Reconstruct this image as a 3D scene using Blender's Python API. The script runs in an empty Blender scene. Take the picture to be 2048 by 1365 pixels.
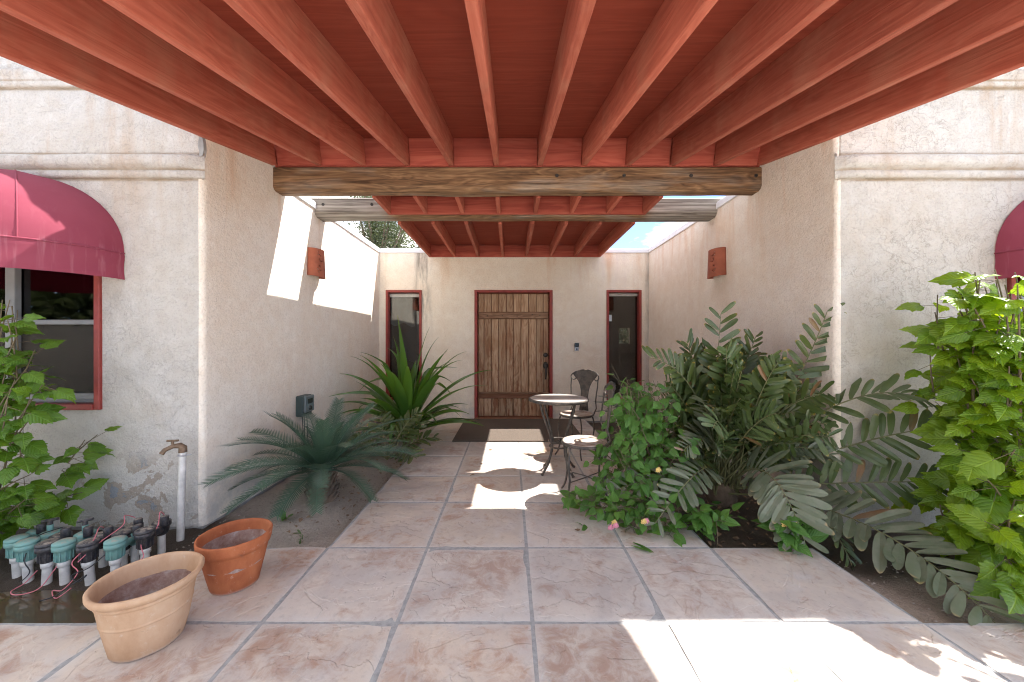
import bpy, math, random
from mathutils import Vector, Matrix, noise as mnoise
R = math.radians
random.seed(7)
S = bpy.context.scene
C = S.collection
# ---------------------------------------------------------------- camera
CH = 1.24                       # eye height, looking along +Y
cam = bpy.data.cameras.new('camera'); camo = bpy.data.objects.new('camera', cam); C.objects.link(camo)
camo.location = (0, 0, CH); camo.rotation_euler = (R(90), 0, 0)
cam.sensor_width = 36; cam.lens = 36 * 740 / 2048
cam.shift_x = 0.002; cam.shift_y = 0.0012
cam.clip_start = 0.05; cam.clip_end = 2000
S.camera = camo
# ---------------------------------------------------------------- light
SUN_TO = Vector((0.667, 0.28, 1.0)).normalized()        # towards the sun
elev = math.asin(SUN_TO.z); azim = math.atan2(SUN_TO.x, SUN_TO.y)
w = bpy.data.worlds.new('World'); S.world = w; w.use_nodes = True
nt = w.node_tree; nt.nodes.clear()
sky = nt.nodes.new('ShaderNodeTexSky'); sky.sky_type = 'NISHITA'; sky.sun_disc = False
sky.sun_elevation = elev; sky.sun_rotation = azim
sky.air_density = 0.3; sky.dust_density = 0.0; sky.ozone_density = 1.6
tcw = nt.nodes.new('ShaderNodeTexCoord')
mpw = nt.nodes.new('ShaderNodeMapping'); mpw.inputs['Scale'].default_value = (1, 1, 2.2)
mpw.inputs['Location'].default_value = (5.5, 6.1, 1.7)
nzw = nt.nodes.new('ShaderNodeTexNoise'); nzw.inputs['Scale'].default_value = 4.2
nzw.inputs['Detail'].default_value = 9; nzw.inputs['Roughness'].default_value = 0.56
rpw = nt.nodes.new('ShaderNodeValToRGB')
rpw.color_ramp.elements[0].position = 0.44; rpw.color_ramp.elements[0].color = (0, 0, 0, 1)
rpw.color_ramp.elements[1].position = 0.62; rpw.color_ramp.elements[1].color = (1, 1, 1, 1)
mxw = nt.nodes.new('ShaderNodeMixRGB'); mxw.inputs['Color2'].default_value = (4.8, 4.55, 4.25, 1)
bgw = nt.nodes.new('ShaderNodeBackground'); bgw.inputs['Strength'].default_value = 0.145
ow = nt.nodes.new('ShaderNodeOutputWorld')
L = nt.links.new
L(tcw.outputs['Generated'], mpw.inputs['Vector']); L(mpw.outputs[0], nzw.inputs['Vector'])
L(nzw.outputs['Fac'], rpw.inputs['Fac']); L(rpw.outputs['Color'], mxw.inputs['Fac'])
L(sky.outputs[0], mxw.inputs['Color1']); L(mxw.outputs[0], bgw.inputs['Color']); L(bgw.outputs[0], ow.inputs[0])
sl = bpy.data.lights.new('sun', 'SUN'); sl.energy = 2.5; sl.angle = R(0.5); sl.color = (1.0, 0.96, 0.91)
so = bpy.data.objects.new('sun', sl); C.objects.link(so); so.location = SUN_TO * 30
so.rotation_euler = (-SUN_TO).to_track_quat('-Z', 'Y').to_euler()
S.view_settings.view_transform = 'Standard'; S.view_settings.look = 'None'
S.view_settings.gamma = 1.0; S.view_settings.exposure = 2.58; S.view_settings.use_curve_mapping = False
S.render.engine = 'CYCLES'; S.cycles.use_denoising = True
S.cycles.filter_width = 1.1
S.cycles.use_adaptive_sampling = True; S.cycles.adaptive_threshold = 0.02
S.cycles.max_bounces = 9; S.cycles.diffuse_bounces = 6; S.cycles.glossy_bounces = 4
S.cycles.transmission_bounces = 6; S.cycles.transparent_max_bounces = 12
S.cycles.sample_clamp_indirect = 8

# ---------------------------------------------------------------- helpers
class MB:
    """collects faces; build() links them as ONE mesh object"""
    def __init__(s): s.v = []; s.f = []; s.uv = []; s.sm = []
    def add(s, vs, fs, smooth=False, uvs=None):
        b = len(s.v); s.v += [tuple(p) for p in vs]
        for f in fs:
            s.f.append(tuple(b + i for i in f)); s.sm.append(smooth)
            s.uv += [(uvs[i] if uvs else (0.5, 0.5)) for i in f]
        return s
    def box(s, x0, x1, y0, y1, z0, z1, b=0.0, M=None):
        if b <= 0:
            vs = [(x, y, z) for z in (z0, z1) for y in (y0, y1) for x in (x0, x1)]
            fs = [(0, 2, 3, 1), (4, 5, 7, 6), (0, 1, 5, 4), (2, 6, 7, 3), (0, 4, 6, 2), (1, 3, 7, 5)]
        else:
            vs = []; ix = {}
            for cx, ax in ((0, x0), (1, x1)):
                for cy, ay in ((0, y0), (1, y1)):
                    for cz, az in ((0, z0), (1, z1)):
                        sx, sy, sz = (b if cx == 0 else -b), (b if cy == 0 else -b), (b if cz == 0 else -b)
                        ix[cx, cy, cz] = len(vs)
                        vs += [(ax, ay + sy, az + sz), (ax + sx, ay, az + sz), (ax + sx, ay + sy, az)]
            g = lambda c, k: ix[c] + k
            fs = []
            for a in (0, 1):
                fs.append([g((a, 0, 0), 0), g((a, 1, 0), 0), g((a, 1, 1), 0), g((a, 0, 1), 0)])
                fs.append([g((0, a, 0), 1), g((1, a, 0), 1), g((1, a, 1), 1), g((0, a, 1), 1)])
                fs.append([g((0, 0, a), 2), g((1, 0, a), 2), g((1, 1, a), 2), g((0, 1, a), 2)])
                for c in (0, 1):
                    fs.append([g((a, c, 0), 0), g((a, c, 1), 0), g((a, c, 1), 1), g((a, c, 0), 1)])
                    fs.append([g((a, 0, c), 0), g((a, 1, c), 0), g((a, 1, c), 2), g((a, 0, c), 2)])
                    fs.append([g((0, a, c), 1), g((1, a, c), 1), g((1, a, c), 2), g((0, a, c), 2)])
                    for d in (0, 1): fs.append([g((a, c, d), 0), g((a, c, d), 1), g((a, c, d), 2)])
            ctr = Vector(((x0 + x1) / 2, (y0 + y1) / 2, (z0 + z1) / 2)); out = []
            for f in fs:
                p = [Vector(vs[i]) for i in f]
                n = (p[1] - p[0]).cross(p[2] - p[0]); m = sum(p, Vector()) / len(p)
                out.append(f if n.dot(m - ctr) > 0 else f[::-1])
            fs = out
        if M is not None: vs = [M @ Vector(p) for p in vs]
        return s.add(vs, fs)
    def tube(s, pts, rad, n=8, cap=True):
        pts = [Vector(p) for p in pts]; m = len(pts)
        if not hasattr(rad, '__len__'): rad = [rad] * m
        vs = []; fs = []; ref = None
        for i, p in enumerate(pts):
            t = (pts[min(i + 1, m - 1)] - pts[max(i - 1, 0)]).normalized()
            if ref is None:
                ref = Vector((0, 0, 1)) if abs(t.z) < 0.9 else Vector((1, 0, 0))
            ref = (ref - t * ref.dot(t)).normalized(); bn = t.cross(ref)
            for k in range(n):
                a = 2 * math.pi * k / n
                vs.append(p + (ref * math.cos(a) + bn * math.sin(a)) * rad[i])
        for i in range(m - 1):
            for k in range(n):
                k2 = (k + 1) % n
                fs.append((i * n + k, i * n + k2, (i + 1) * n + k2, (i + 1) * n + k))
        s.add(vs, fs, True)
        if cap: s.add(vs[:n][::-1] + vs[-n:], [tuple(range(n)), tuple(range(n, 2 * n))])
        return s
    def lathe(s, prof, n=32, cx=0, cy=0, cz=0, wob=0):
        vs = []; fs = []
        for r, z in prof:
            for k in range(n):
                a = 2 * math.pi * k / n
                q = r + wob * mnoise.noise(Vector((math.cos(a) * 2, math.sin(a) * 2, z * 8)))
                vs.append((cx + q * math.cos(a), cy + q * math.sin(a), cz + z))
        for i in range(len(prof) - 1):
            for k in range(n):
                k2 = (k + 1) % n
                fs.append((i * n + k, i * n + k2, (i + 1) * n + k2, (i + 1) * n + k))
        return s.add(vs, fs, True)
    def grid(s, fn, nu, nv, skip=None, smooth=True):
        vs = [fn(i / nu, j / nv) for j in range(nv + 1) for i in range(nu + 1)]
        uv = [(i / nu, j / nv) for j in range(nv + 1) for i in range(nu + 1)]
        fs = [(j * (nu + 1) + i, j * (nu + 1) + i + 1, (j + 1) * (nu + 1) + i + 1, (j + 1) * (nu + 1) + i)
              for j in range(nv) for i in range(nu) if not (skip and skip(i, j))]
        return s.add(vs, fs, smooth, uv)
    def mesh(s, name, m=None):
        me = bpy.data.meshes.new(name); me.from_pydata(s.v, [], s.f)
        me.polygons.foreach_set('use_smooth', s.sm)
        uv = me.uv_layers.new(name='UVMap'); uv.data.foreach_set('uv', [c for p in s.uv for c in p])
        if m: me.materials.append(m)
        if getattr(s, 'rv', None):
            at_ = me.attributes.new('leafrand', 'FLOAT', 'POINT'); at_.data.foreach_set('value', s.rv)
        me.update(); return me
    def build(s, name, m, parent=None, loc=None):
        return link(name, s.mesh(name, m), parent, Matrix.Translation(loc) if loc else None)
def link(name, me, parent=None, M=None):
    o = bpy.data.objects.new(name, me); C.objects.link(o)
    if parent: o.parent = parent
    if M is not None: o.matrix_basis = M
    return o
def tag(o, label=None, cat=None, group=None, kind=None):
    if label: o['label'] = label
    if cat: o['category'] = cat
    if group: o['group'] = group
    if kind: o['kind'] = kind
    return o
def empty(name, loc, label, cat, group=None, rz=0.0):
    o = bpy.data.objects.new(name, None); C.objects.link(o)
    o.location = loc; o.rotation_euler = (0, 0, rz); o.empty_display_size = 0.05
    return tag(o, label, cat, group)
def basis(loc, d, up, s=1.0):
    d = Vector(d).normalized(); up = Vector(up); z = up - d * up.dot(d)
    if z.length < 1e-4: z = d.orthogonal()
    z.normalize(); x = d.cross(z)
    M = Matrix((x, d, z)).transposed().to_4x4() @ Matrix.Scale(s, 4)
    M.translation = Vector(loc); return M
def at(px, py, d):
    """a point of the place at depth d, measured off the photograph"""
    return Vector(((px - 1020) * d / 740, d, CH - (py - 685) * d / 740))
def bez(p0, p1, p2, n):
    p0, p1, p2 = Vector(p0), Vector(p1), Vector(p2)
    return [p0 * (1 - t) ** 2 + p1 * 2 * t * (1 - t) + p2 * t * t for t in (i / n for i in range(n + 1))]
def rnd(a, b): return random.uniform(a, b)

# ---------------------------------------------------------------- materials
class NT:
    def __init__(s, name):
        s.m = bpy.data.materials.new(name); s.m.use_nodes = True; s.t = s.m.node_tree; s.t.nodes.clear()
        s.out = s.n('ShaderNodeOutputMaterial')
    def n(s, t, **kw):
        x = s.t.nodes.new(t)
        for k, v in kw.items(): setattr(x, k, v)
        return x
    def put(s, sock, v):
        if isinstance(v, bpy.types.NodeSocket): s.t.links.new(v, sock)
        elif isinstance(v, (tuple, list)) and len(v) == 3 and sock.type == 'RGBA': sock.default_value = (*v, 1)
        else: sock.default_value = v
    def pos(s): return s.n('ShaderNodeNewGeometry').outputs['Position']
    def obj(s): return s.n('ShaderNodeTexCoord').outputs['Object']
    def uv(s): return s.n('ShaderNodeTexCoord').outputs['UV']
    def rand(s): return s.n('ShaderNodeObjectInfo').outputs['Random']
    def scale(s, v, sc, off=None):
        x = s.n('ShaderNodeMapping'); s.put(x.inputs['Vector'], v); x.inputs['Scale'].default_value = sc
        if off is not None: s.put(x.inputs['Location'], off)
        return x.outputs[0]
    def noise(s, v, sc, det=4, ro=0.55, dist=0.0):
        x = s.n('ShaderNodeTexNoise'); s.put(x.inputs['Vector'], v); x.inputs['Scale'].default_value = sc
        x.inputs['Detail'].default_value = det; x.inputs['Roughness'].default_value = ro
        x.inputs['Distortion'].default_value = dist; return x.outputs['Fac']
    def voro(s, v, sc, feat='F1'):
        x = s.n('ShaderNodeTexVoronoi', feature=feat); s.put(x.inputs['Vector'], v)
        x.inputs['Scale'].default_value = sc; return x.outputs['Distance']
    def ramp(s, f, stops, interp='LINEAR'):
        x = s.n('ShaderNodeValToRGB'); s.put(x.inputs['Fac'], f); r = x.color_ramp; r.interpolation = interp
        while len(r.elements) < len(stops): r.elements.new(0.5)
        for e, (p, c) in zip(r.elements, stops):
            e.position = p; e.color = (*c, 1) if isinstance(c, (tuple, list)) else (c, c, c, 1)
        return x.outputs['Color']
    def math(s, op, a, b=0.0, c=0.0, clamp=False):
        x = s.n('ShaderNodeMath', operation=op, use_clamp=clamp)
        s.put(x.inputs[0], a); s.put(x.inputs[1], b); s.put(x.inputs[2], c); return x.outputs[0]
    def mix(s, f, a, b, mode='MIX'):
        x = s.n('ShaderNodeMixRGB', blend_type=mode); s.put(x.inputs['Fac'], f)
        s.put(x.inputs['Color1'], a); s.put(x.inputs['Color2'], b); return x.outputs[0]
    def sep(s, v):
        x = s.n('ShaderNodeSeparateXYZ'); s.put(x.inputs[0], v); return x.outputs
    def step(s, v, a, b):
        x = s.n('ShaderNodeMapRange', interpolation_type='SMOOTHSTEP'); s.put(x.inputs[0], v)
        x.inputs[1].default_value = a; x.inputs[2].default_value = b; return x.outputs[0]
    def band(s, v, a, b, soft):
        return s.math('MULTIPLY', s.step(v, a - soft, a + soft), s.math('SUBTRACT', 1.0, s.step(v, b - soft, b + soft)))
    def bump(s, h, st, dist, prev=None):
        x = s.n('ShaderNodeBump'); s.put(x.inputs['Height'], h); x.inputs['Strength'].default_value = st
        x.inputs['Distance'].default_value = dist
        if prev is not None: s.put(x.inputs['Normal'], prev)
        return x.outputs[0]
    def pbr(s, col, rough=0.7, nrm=None, metal=0.0, spec=0.5, trans=None):
        p = s.n('ShaderNodeBsdfPrincipled'); s.put(p.inputs['Base Color'], col); s.put(p.inputs['Roughness'], rough)
        p.inputs['Metallic'].default_value = metal; p.inputs['Specular IOR Level'].default_value = spec
        if nrm is not None: s.put(p.inputs['Normal'], nrm)
        o = p.outputs[0]
        if trans:
            tb = s.n('ShaderNodeBsdfTranslucent'); s.put(tb.inputs['Color'], trans[1])
            if nrm is not None: s.put(tb.inputs['Normal'], nrm)
            mx = s.n('ShaderNodeMixShader'); mx.inputs[0].default_value = trans[0]
            s.t.links.new(o, mx.inputs[1]); s.t.links.new(tb.outputs[0], mx.inputs[2]); o = mx.outputs[0]
        s.t.links.new(o, s.out.inputs['Surface']); return s.m

def stucco(name, base, warm, extra=None, crack=0.0):
    k = NT(name); p = k.pos(); x, y, z = k.sep(p)
    blotch = k.noise(p, 1.3, 5, 0.6)
    streak = k.noise(k.scale(p, (4.2, 4.2, 0.55)), 1.0, 7, 0.66, 0.4)
    mott = k.noise(p, 7.5, 6, 0.68, 0.5)
    fine = k.noise(p, 70, 3, 0.6)
    col = k.mix(k.ramp(blotch, [(0.36, 0.0), (0.66, 1.0)]), base, warm)
    col = k.mix(k.math('MULTIPLY', k.ramp(streak, [(0.50, 0.0), (0.80, 1.0)]), 0.28), col,
                tuple(a * b for a, b in zip(warm, (0.86, 0.72, 0.58))))
    col = k.mix(k.math('MULTIPLY', k.ramp(mott, [(0.46, 0.0), (0.66, 1.0)]), 0.26), col, tuple(a * b for a, b in zip(warm, (0.84, 0.76, 0.68))))
    col = k.mix(k.math('MULTIPLY', k.ramp(mott, [(0.32, 1.0), (0.46, 0.0)]), 0.4), col, tuple(min(1, a * 1.1) for a in base))
    # rusty run-off below the top of the wall
    run = k.math('MULTIPLY', k.step(z, 1.7, 2.75), k.ramp(streak, [(0.52, 0.0), (0.68, 1.0)]))
    col = k.mix(k.math('MULTIPLY', run, 0.5), col, tuple(a * b for a, b in zip(warm, (0.80, 0.55, 0.36))))
    # splash zone by the ground: paint gone grey and chalky
    low = k.math('MULTIPLY', k.math('SUBTRACT', 1.0, k.step(z, 0.05, 0.62)), k.ramp(k.noise(p, 4.5, 6, 0.65), [(0.42, 0.0), (0.60, 1.0)]))
    col = k.mix(k.math('MULTIPLY', low, 0.75), col, (0.50, 0.49, 0.47))
    col = k.mix(k.math('MULTIPLY', k.ramp(fine, [(0.32, 1.0), (0.50, 0.0)]), 0.34), col, tuple(c * 0.62 for c in warm))
    h = k.math('ADD', k.noise(p, 95, 3, 0.6), k.math('MULTIPLY', k.noise(p, 38, 4, 0.6), 1.2))
    nb = k.bump(h, 0.75, 0.007)
    if crack:
        ln = k.math('ABSOLUTE', k.math('SUBTRACT', k.noise(p, 11, 7, 0.62, 0.6), 0.5))
        ms = k.ramp(k.noise(p, 2.2, 4, 0.6), [(0.45, 0.0), (0.58, 1.0)])
        cr = k.math('MULTIPLY', k.ramp(ln, [(0.0, 1.0), (0.022, 0.0)]), ms)
        col = k.mix(k.math('MULTIPLY', cr, crack), col, tuple(c * 0.5 for c in warm))
        nb = k.bump(k.ramp(k.noise(p, 11, 7, 0.62, 0.6), [(0.44, 0.0), (0.46, 0.5), (0.5, 0.5), (0.515, 1.0)]), 0.55, 0.008, nb)
    if extra: col = extra(k, col, x, y, z, p)
    return k.pbr(col, 0.93, nb, spec=0.15)
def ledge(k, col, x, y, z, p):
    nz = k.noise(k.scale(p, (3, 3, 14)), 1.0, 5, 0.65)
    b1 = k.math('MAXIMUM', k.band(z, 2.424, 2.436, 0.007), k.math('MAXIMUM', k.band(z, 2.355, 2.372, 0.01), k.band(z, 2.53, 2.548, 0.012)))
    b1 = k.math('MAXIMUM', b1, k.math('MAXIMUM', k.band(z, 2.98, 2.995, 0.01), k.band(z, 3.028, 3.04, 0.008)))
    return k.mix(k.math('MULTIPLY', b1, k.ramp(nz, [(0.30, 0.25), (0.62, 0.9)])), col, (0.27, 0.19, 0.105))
def mould(k, col, x, y, z, p):
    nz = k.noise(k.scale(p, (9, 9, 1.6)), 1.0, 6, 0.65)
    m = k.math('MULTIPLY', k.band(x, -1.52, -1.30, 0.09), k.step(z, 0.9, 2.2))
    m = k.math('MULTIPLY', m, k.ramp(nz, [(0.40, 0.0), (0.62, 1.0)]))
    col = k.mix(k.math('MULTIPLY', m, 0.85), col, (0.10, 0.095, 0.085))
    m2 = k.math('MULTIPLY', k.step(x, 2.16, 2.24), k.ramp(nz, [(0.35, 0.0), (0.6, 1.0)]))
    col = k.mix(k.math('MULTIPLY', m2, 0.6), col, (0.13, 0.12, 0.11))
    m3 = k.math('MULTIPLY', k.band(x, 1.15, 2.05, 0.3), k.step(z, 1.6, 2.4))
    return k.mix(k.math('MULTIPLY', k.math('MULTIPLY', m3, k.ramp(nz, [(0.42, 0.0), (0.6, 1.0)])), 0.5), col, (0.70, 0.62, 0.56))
def peel(k, col, x, y, z, p):
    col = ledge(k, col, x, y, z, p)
    nz = k.noise(p, 3.4, 6, 0.6, 0.4)
    m = k.math('MULTIPLY', k.band(z, -0.1, 0.42, 0.1), k.band(x, -3.0, -2.15, 0.08))
    a = k.math('MULTIPLY', m, k.ramp(nz, [(0.535, 0.0), (0.545, 1.0)]))
    col = k.mix(a, col, (0.36, 0.31, 0.26))
    b = k.math('MULTIPLY', m, k.ramp(nz, [(0.60, 0.0), (0.61, 1.0)]))
    return k.mix(b, col, (0.27, 0.29, 0.31))
M = {}
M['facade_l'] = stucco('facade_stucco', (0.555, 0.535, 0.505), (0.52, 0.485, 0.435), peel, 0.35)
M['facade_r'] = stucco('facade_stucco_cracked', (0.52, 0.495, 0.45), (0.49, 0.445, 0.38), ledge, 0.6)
M['court'] = stucco('courtyard_stucco', (0.82, 0.765, 0.675), (0.80, 0.71, 0.595))
M['entry'] = stucco('entry_stucco', (0.81, 0.75, 0.64), (0.79, 0.70, 0.575), mould)
def plain(name, col, rough=0.6, metal=0.0, var=0.12, sc=8, spec=0.5, bump=0.0):
    k = NT(name); p = k.obj()
    f = k.noise(p, sc, 5, 0.6)
    c = k.mix(k.ramp(f, [(0.3, 0.0), (0.7, 1.0)]), tuple(q * (1 - var) for q in col), tuple(min(1, q * (1 + var)) for q in col))
    nb = k.bump(k.noise(p, sc * 8, 3, 0.6), bump, 0.003) if bump else None
    return k.pbr(c, rough, nb, metal, spec)
def timber(name, axis, c0, c1, c2, rough=0.75, gs=1.0, bump=0.5, extra=None):
    """stained wood: long grain along `axis` with cathedral figure, its own cut for every board"""
    k = NT(name); o = k.obj(); r = k.rand()
    cb = k.n('ShaderNodeCombineXYZ')
    for i in range(3): k.put(cb.inputs[i], k.math('MULTIPLY', r, (17.0, 31.0, 23.0)[i]))
    st = [1.0, 1.0, 1.0]; st[axis] = 0.028
    v = k.scale(o, tuple(q * 26 * gs for q in st), cb.outputs[0])
    st2 = [1.0, 1.0, 1.0]; st2[axis] = 0.12
    v2 = k.scale(o, tuple(q * 7 * gs for q in st2), cb.outputs[0])
    fig = k.noise(v2, 1.0, 3, 0.5, 0.9)
    ring = k.math('PINGPONG', k.math('MULTIPLY', fig, 14.0), 1.0)
    g = k.noise(v, 1.0, 6, 0.62, 0.3)
    fac = k.math('ADD', k.math('MULTIPLY', g, 0.80), k.math('MULTIPLY', ring, 0.20))
    col = k.ramp(fac, [(0.30, c0), (0.52, c1), (0.74, c2)])
    tone = k.math('ADD', 0.84, k.math('MULTIPLY', r, 0.32))
    hs = k.n('ShaderNodeHueSaturation'); k.put(hs.inputs['Value'], tone); k.put(hs.inputs['Color'], col); col = hs.outputs[0]
    if extra: col = extra(k, col, o, g, ring, v2)
    return k.pbr(col, rough, k.bump(fac, bump, 0.004), spec=0.3)
def fade(k, col, o, g, ring, v2):
    f = k.noise(o, 2.2, 5, 0.65)
    return k.mix(k.math('MULTIPLY', k.ramp(f, [(0.5, 0.0), (0.72, 1.0)]), 0.45), col, (0.46, 0.22, 0.14))
M['rafter'] = timber('red_stained_rafter', 1, (0.33, 0.078, 0.046), (0.41, 0.108, 0.064), (0.49, 0.150, 0.094), gs=1.4, bump=0.9, extra=fade)
M['header'] = timber('red_stained_header', 0, (0.28, 0.050, 0.033), (0.39, 0.084, 0.052), (0.45, 0.12, 0.075))
M['deck'] = timber('red_plywood', 0, (0.255, 0.045, 0.023), (0.30, 0.056, 0.029), (0.345, 0.074, 0.040), gs=0.9, bump=0.35)
def beamx(k, col, o, g, ring, v2):
    x, y, z = k.sep(k.pos())
    grey = k.ramp(g, [(0.36, (0.10, 0.085, 0.07)), (0.5, (0.27, 0.245, 0.21)), (0.66, (0.40, 0.375, 0.335))])
    out = k.math('ADD', k.math('SUBTRACT', 1.0, k.step(x, -1.45, -1.2)), k.step(x, 1.4, 1.6), clamp=True)
    out = k.math('MULTIPLY', out, k.step(y, 3.8, 3.9))
    nz = k.noise(k.scale(o, (1.2, 6, 6)), 1.0, 5, 0.6)
    out = k.math('MAXIMUM', out, k.math('MULTIPLY', k.ramp(nz, [(0.52, 0.0), (0.68, 1.0)]), 0.5))
    return k.mix(out, col, grey)
M['log'] = timber('weathered_log', 0, (0.07, 0.036, 0.018), (0.19, 0.105, 0.052), (0.36, 0.215, 0.11), gs=1.6, bump=0.8, extra=beamx)
def doorx(k, col, o, g, ring, v2):
    x, y, z = k.sep(k.pos())
    pt = k.noise(k.scale(k.pos(), (13, 13, 2.0)), 1.0, 6, 0.72)
    m = k.math('MULTIPLY', k.math('SUBTRACT', 1.15, k.math('MULTIPLY', k.step(z, 0.2, 2.0), 0.9)), k.ramp(pt, [(0.50, 0.0), (0.60, 1.0)]), clamp=True)
    col = k.mix(k.math('MULTIPLY', m, 0.8), col, (0.20, 0.065, 0.024))
    d = k.noise(k.pos(), 3.0, 3, 0.5)
    return k.mix(k.math('MULTIPLY', k.ramp(d, [(0.52, 0.0), (0.7, 1.0)]), 0.5), col, (0.26, 0.13, 0.06))
M['door'] = timber('worn_door_plank', 2, (0.22, 0.115, 0.06), (0.43, 0.285, 0.175), (0.53, 0.39, 0.265), gs=1.3, bump=0.7, extra=doorx)
M['batten'] = timber('worn_door_batten', 0, (0.12, 0.06, 0.032), (0.28, 0.165, 0.10), (0.38, 0.25, 0.17), gs=1.5, bump=0.8)
M['rail'] = timber('dark_door_rail', 0, (0.13, 0.055, 0.03), (0.22, 0.10, 0.055), (0.29, 0.145, 0.085), gs=1.5, bump=0.6)
M['redtrim'] = plain('red_trim_paint', (0.26, 0.038, 0.028), 0.55, var=0.2, sc=14, bump=0.2)
M['white_metal'] = plain('white_flashing', (0.72, 0.72, 0.72), 0.45, var=0.06)
M['alu'] = plain('grey_window_sash', (0.21, 0.215, 0.21), 0.5)
M['dark'] = plain('dark_metal_bolt', (0.03, 0.025, 0.022), 0.6)
M['bronze'] = plain('aged_bronze', (0.060, 0.055, 0.048), 0.45, metal=0.6, var=0.3, sc=30)
M['interior'] = plain('interior_wall', (0.30, 0.22, 0.15), 0.9)
M['shade'] = plain('pale_window_shade', (0.62, 0.62, 0.58), 0.9)
M['roofing'] = plain('roof_coating', (0.55, 0.54, 0.52), 0.9)
M['cement'] = plain('grey_cement', (0.30, 0.295, 0.285), 0.95, var=0.25, sc=12, bump=0.6)
def iron():
    k = NT('weathered_iron'); p = k.obj(); f = k.noise(p, 22, 5, 0.65)
    c = k.ramp(f, [(0.35, (0.055, 0.048, 0.042)), (0.55, (0.11, 0.095, 0.08)), (0.72, (0.20, 0.15, 0.11))])
    return k.pbr(c, 0.6, k.bump(f, 0.3, 0.002), 0.35)
M['iron'] = iron()
def glass():
    k = NT('window_glass'); lw = k.n('ShaderNodeFresnel'); lw.inputs['IOR'].default_value = 1.5
    t = k.n('ShaderNodeBsdfTransparent'); t.inputs['Color'].default_value = (0.55, 0.57, 0.56, 1)
    g = k.n('ShaderNodeBsdfGlossy'); g.inputs['Roughness'].default_value = 0.02
    mx = k.n('ShaderNodeMixShader'); k.put(mx.inputs[0], k.math('ADD', k.math('MULTIPLY', lw.outputs[0], 1.6), 0.02, clamp=True))
    k.t.links.new(t.outputs[0], mx.inputs[1]); k.t.links.new(g.outputs[0], mx.inputs[2])
    k.t.links.new(mx.outputs[0], k.out.inputs[0]); return k.m
M['glass'] = glass()
def screen():
    k = NT('insect_screen'); t = k.n('ShaderNodeBsdfTransparent')
    d = k.n('ShaderNodeBsdfDiffuse'); d.inputs['Color'].default_value = (0.075, 0.068, 0.058, 1)
    mx = k.n('ShaderNodeMixShader'); mx.inputs[0].default_value = 0.72
    k.t.links.new(t.outputs[0], mx.inputs[1]); k.t.links.new(d.outputs[0], mx.inputs[2])
    k.t.links.new(mx.outputs[0], k.out.inputs[0]); return k.m
M['screen'] = screen()
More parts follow.
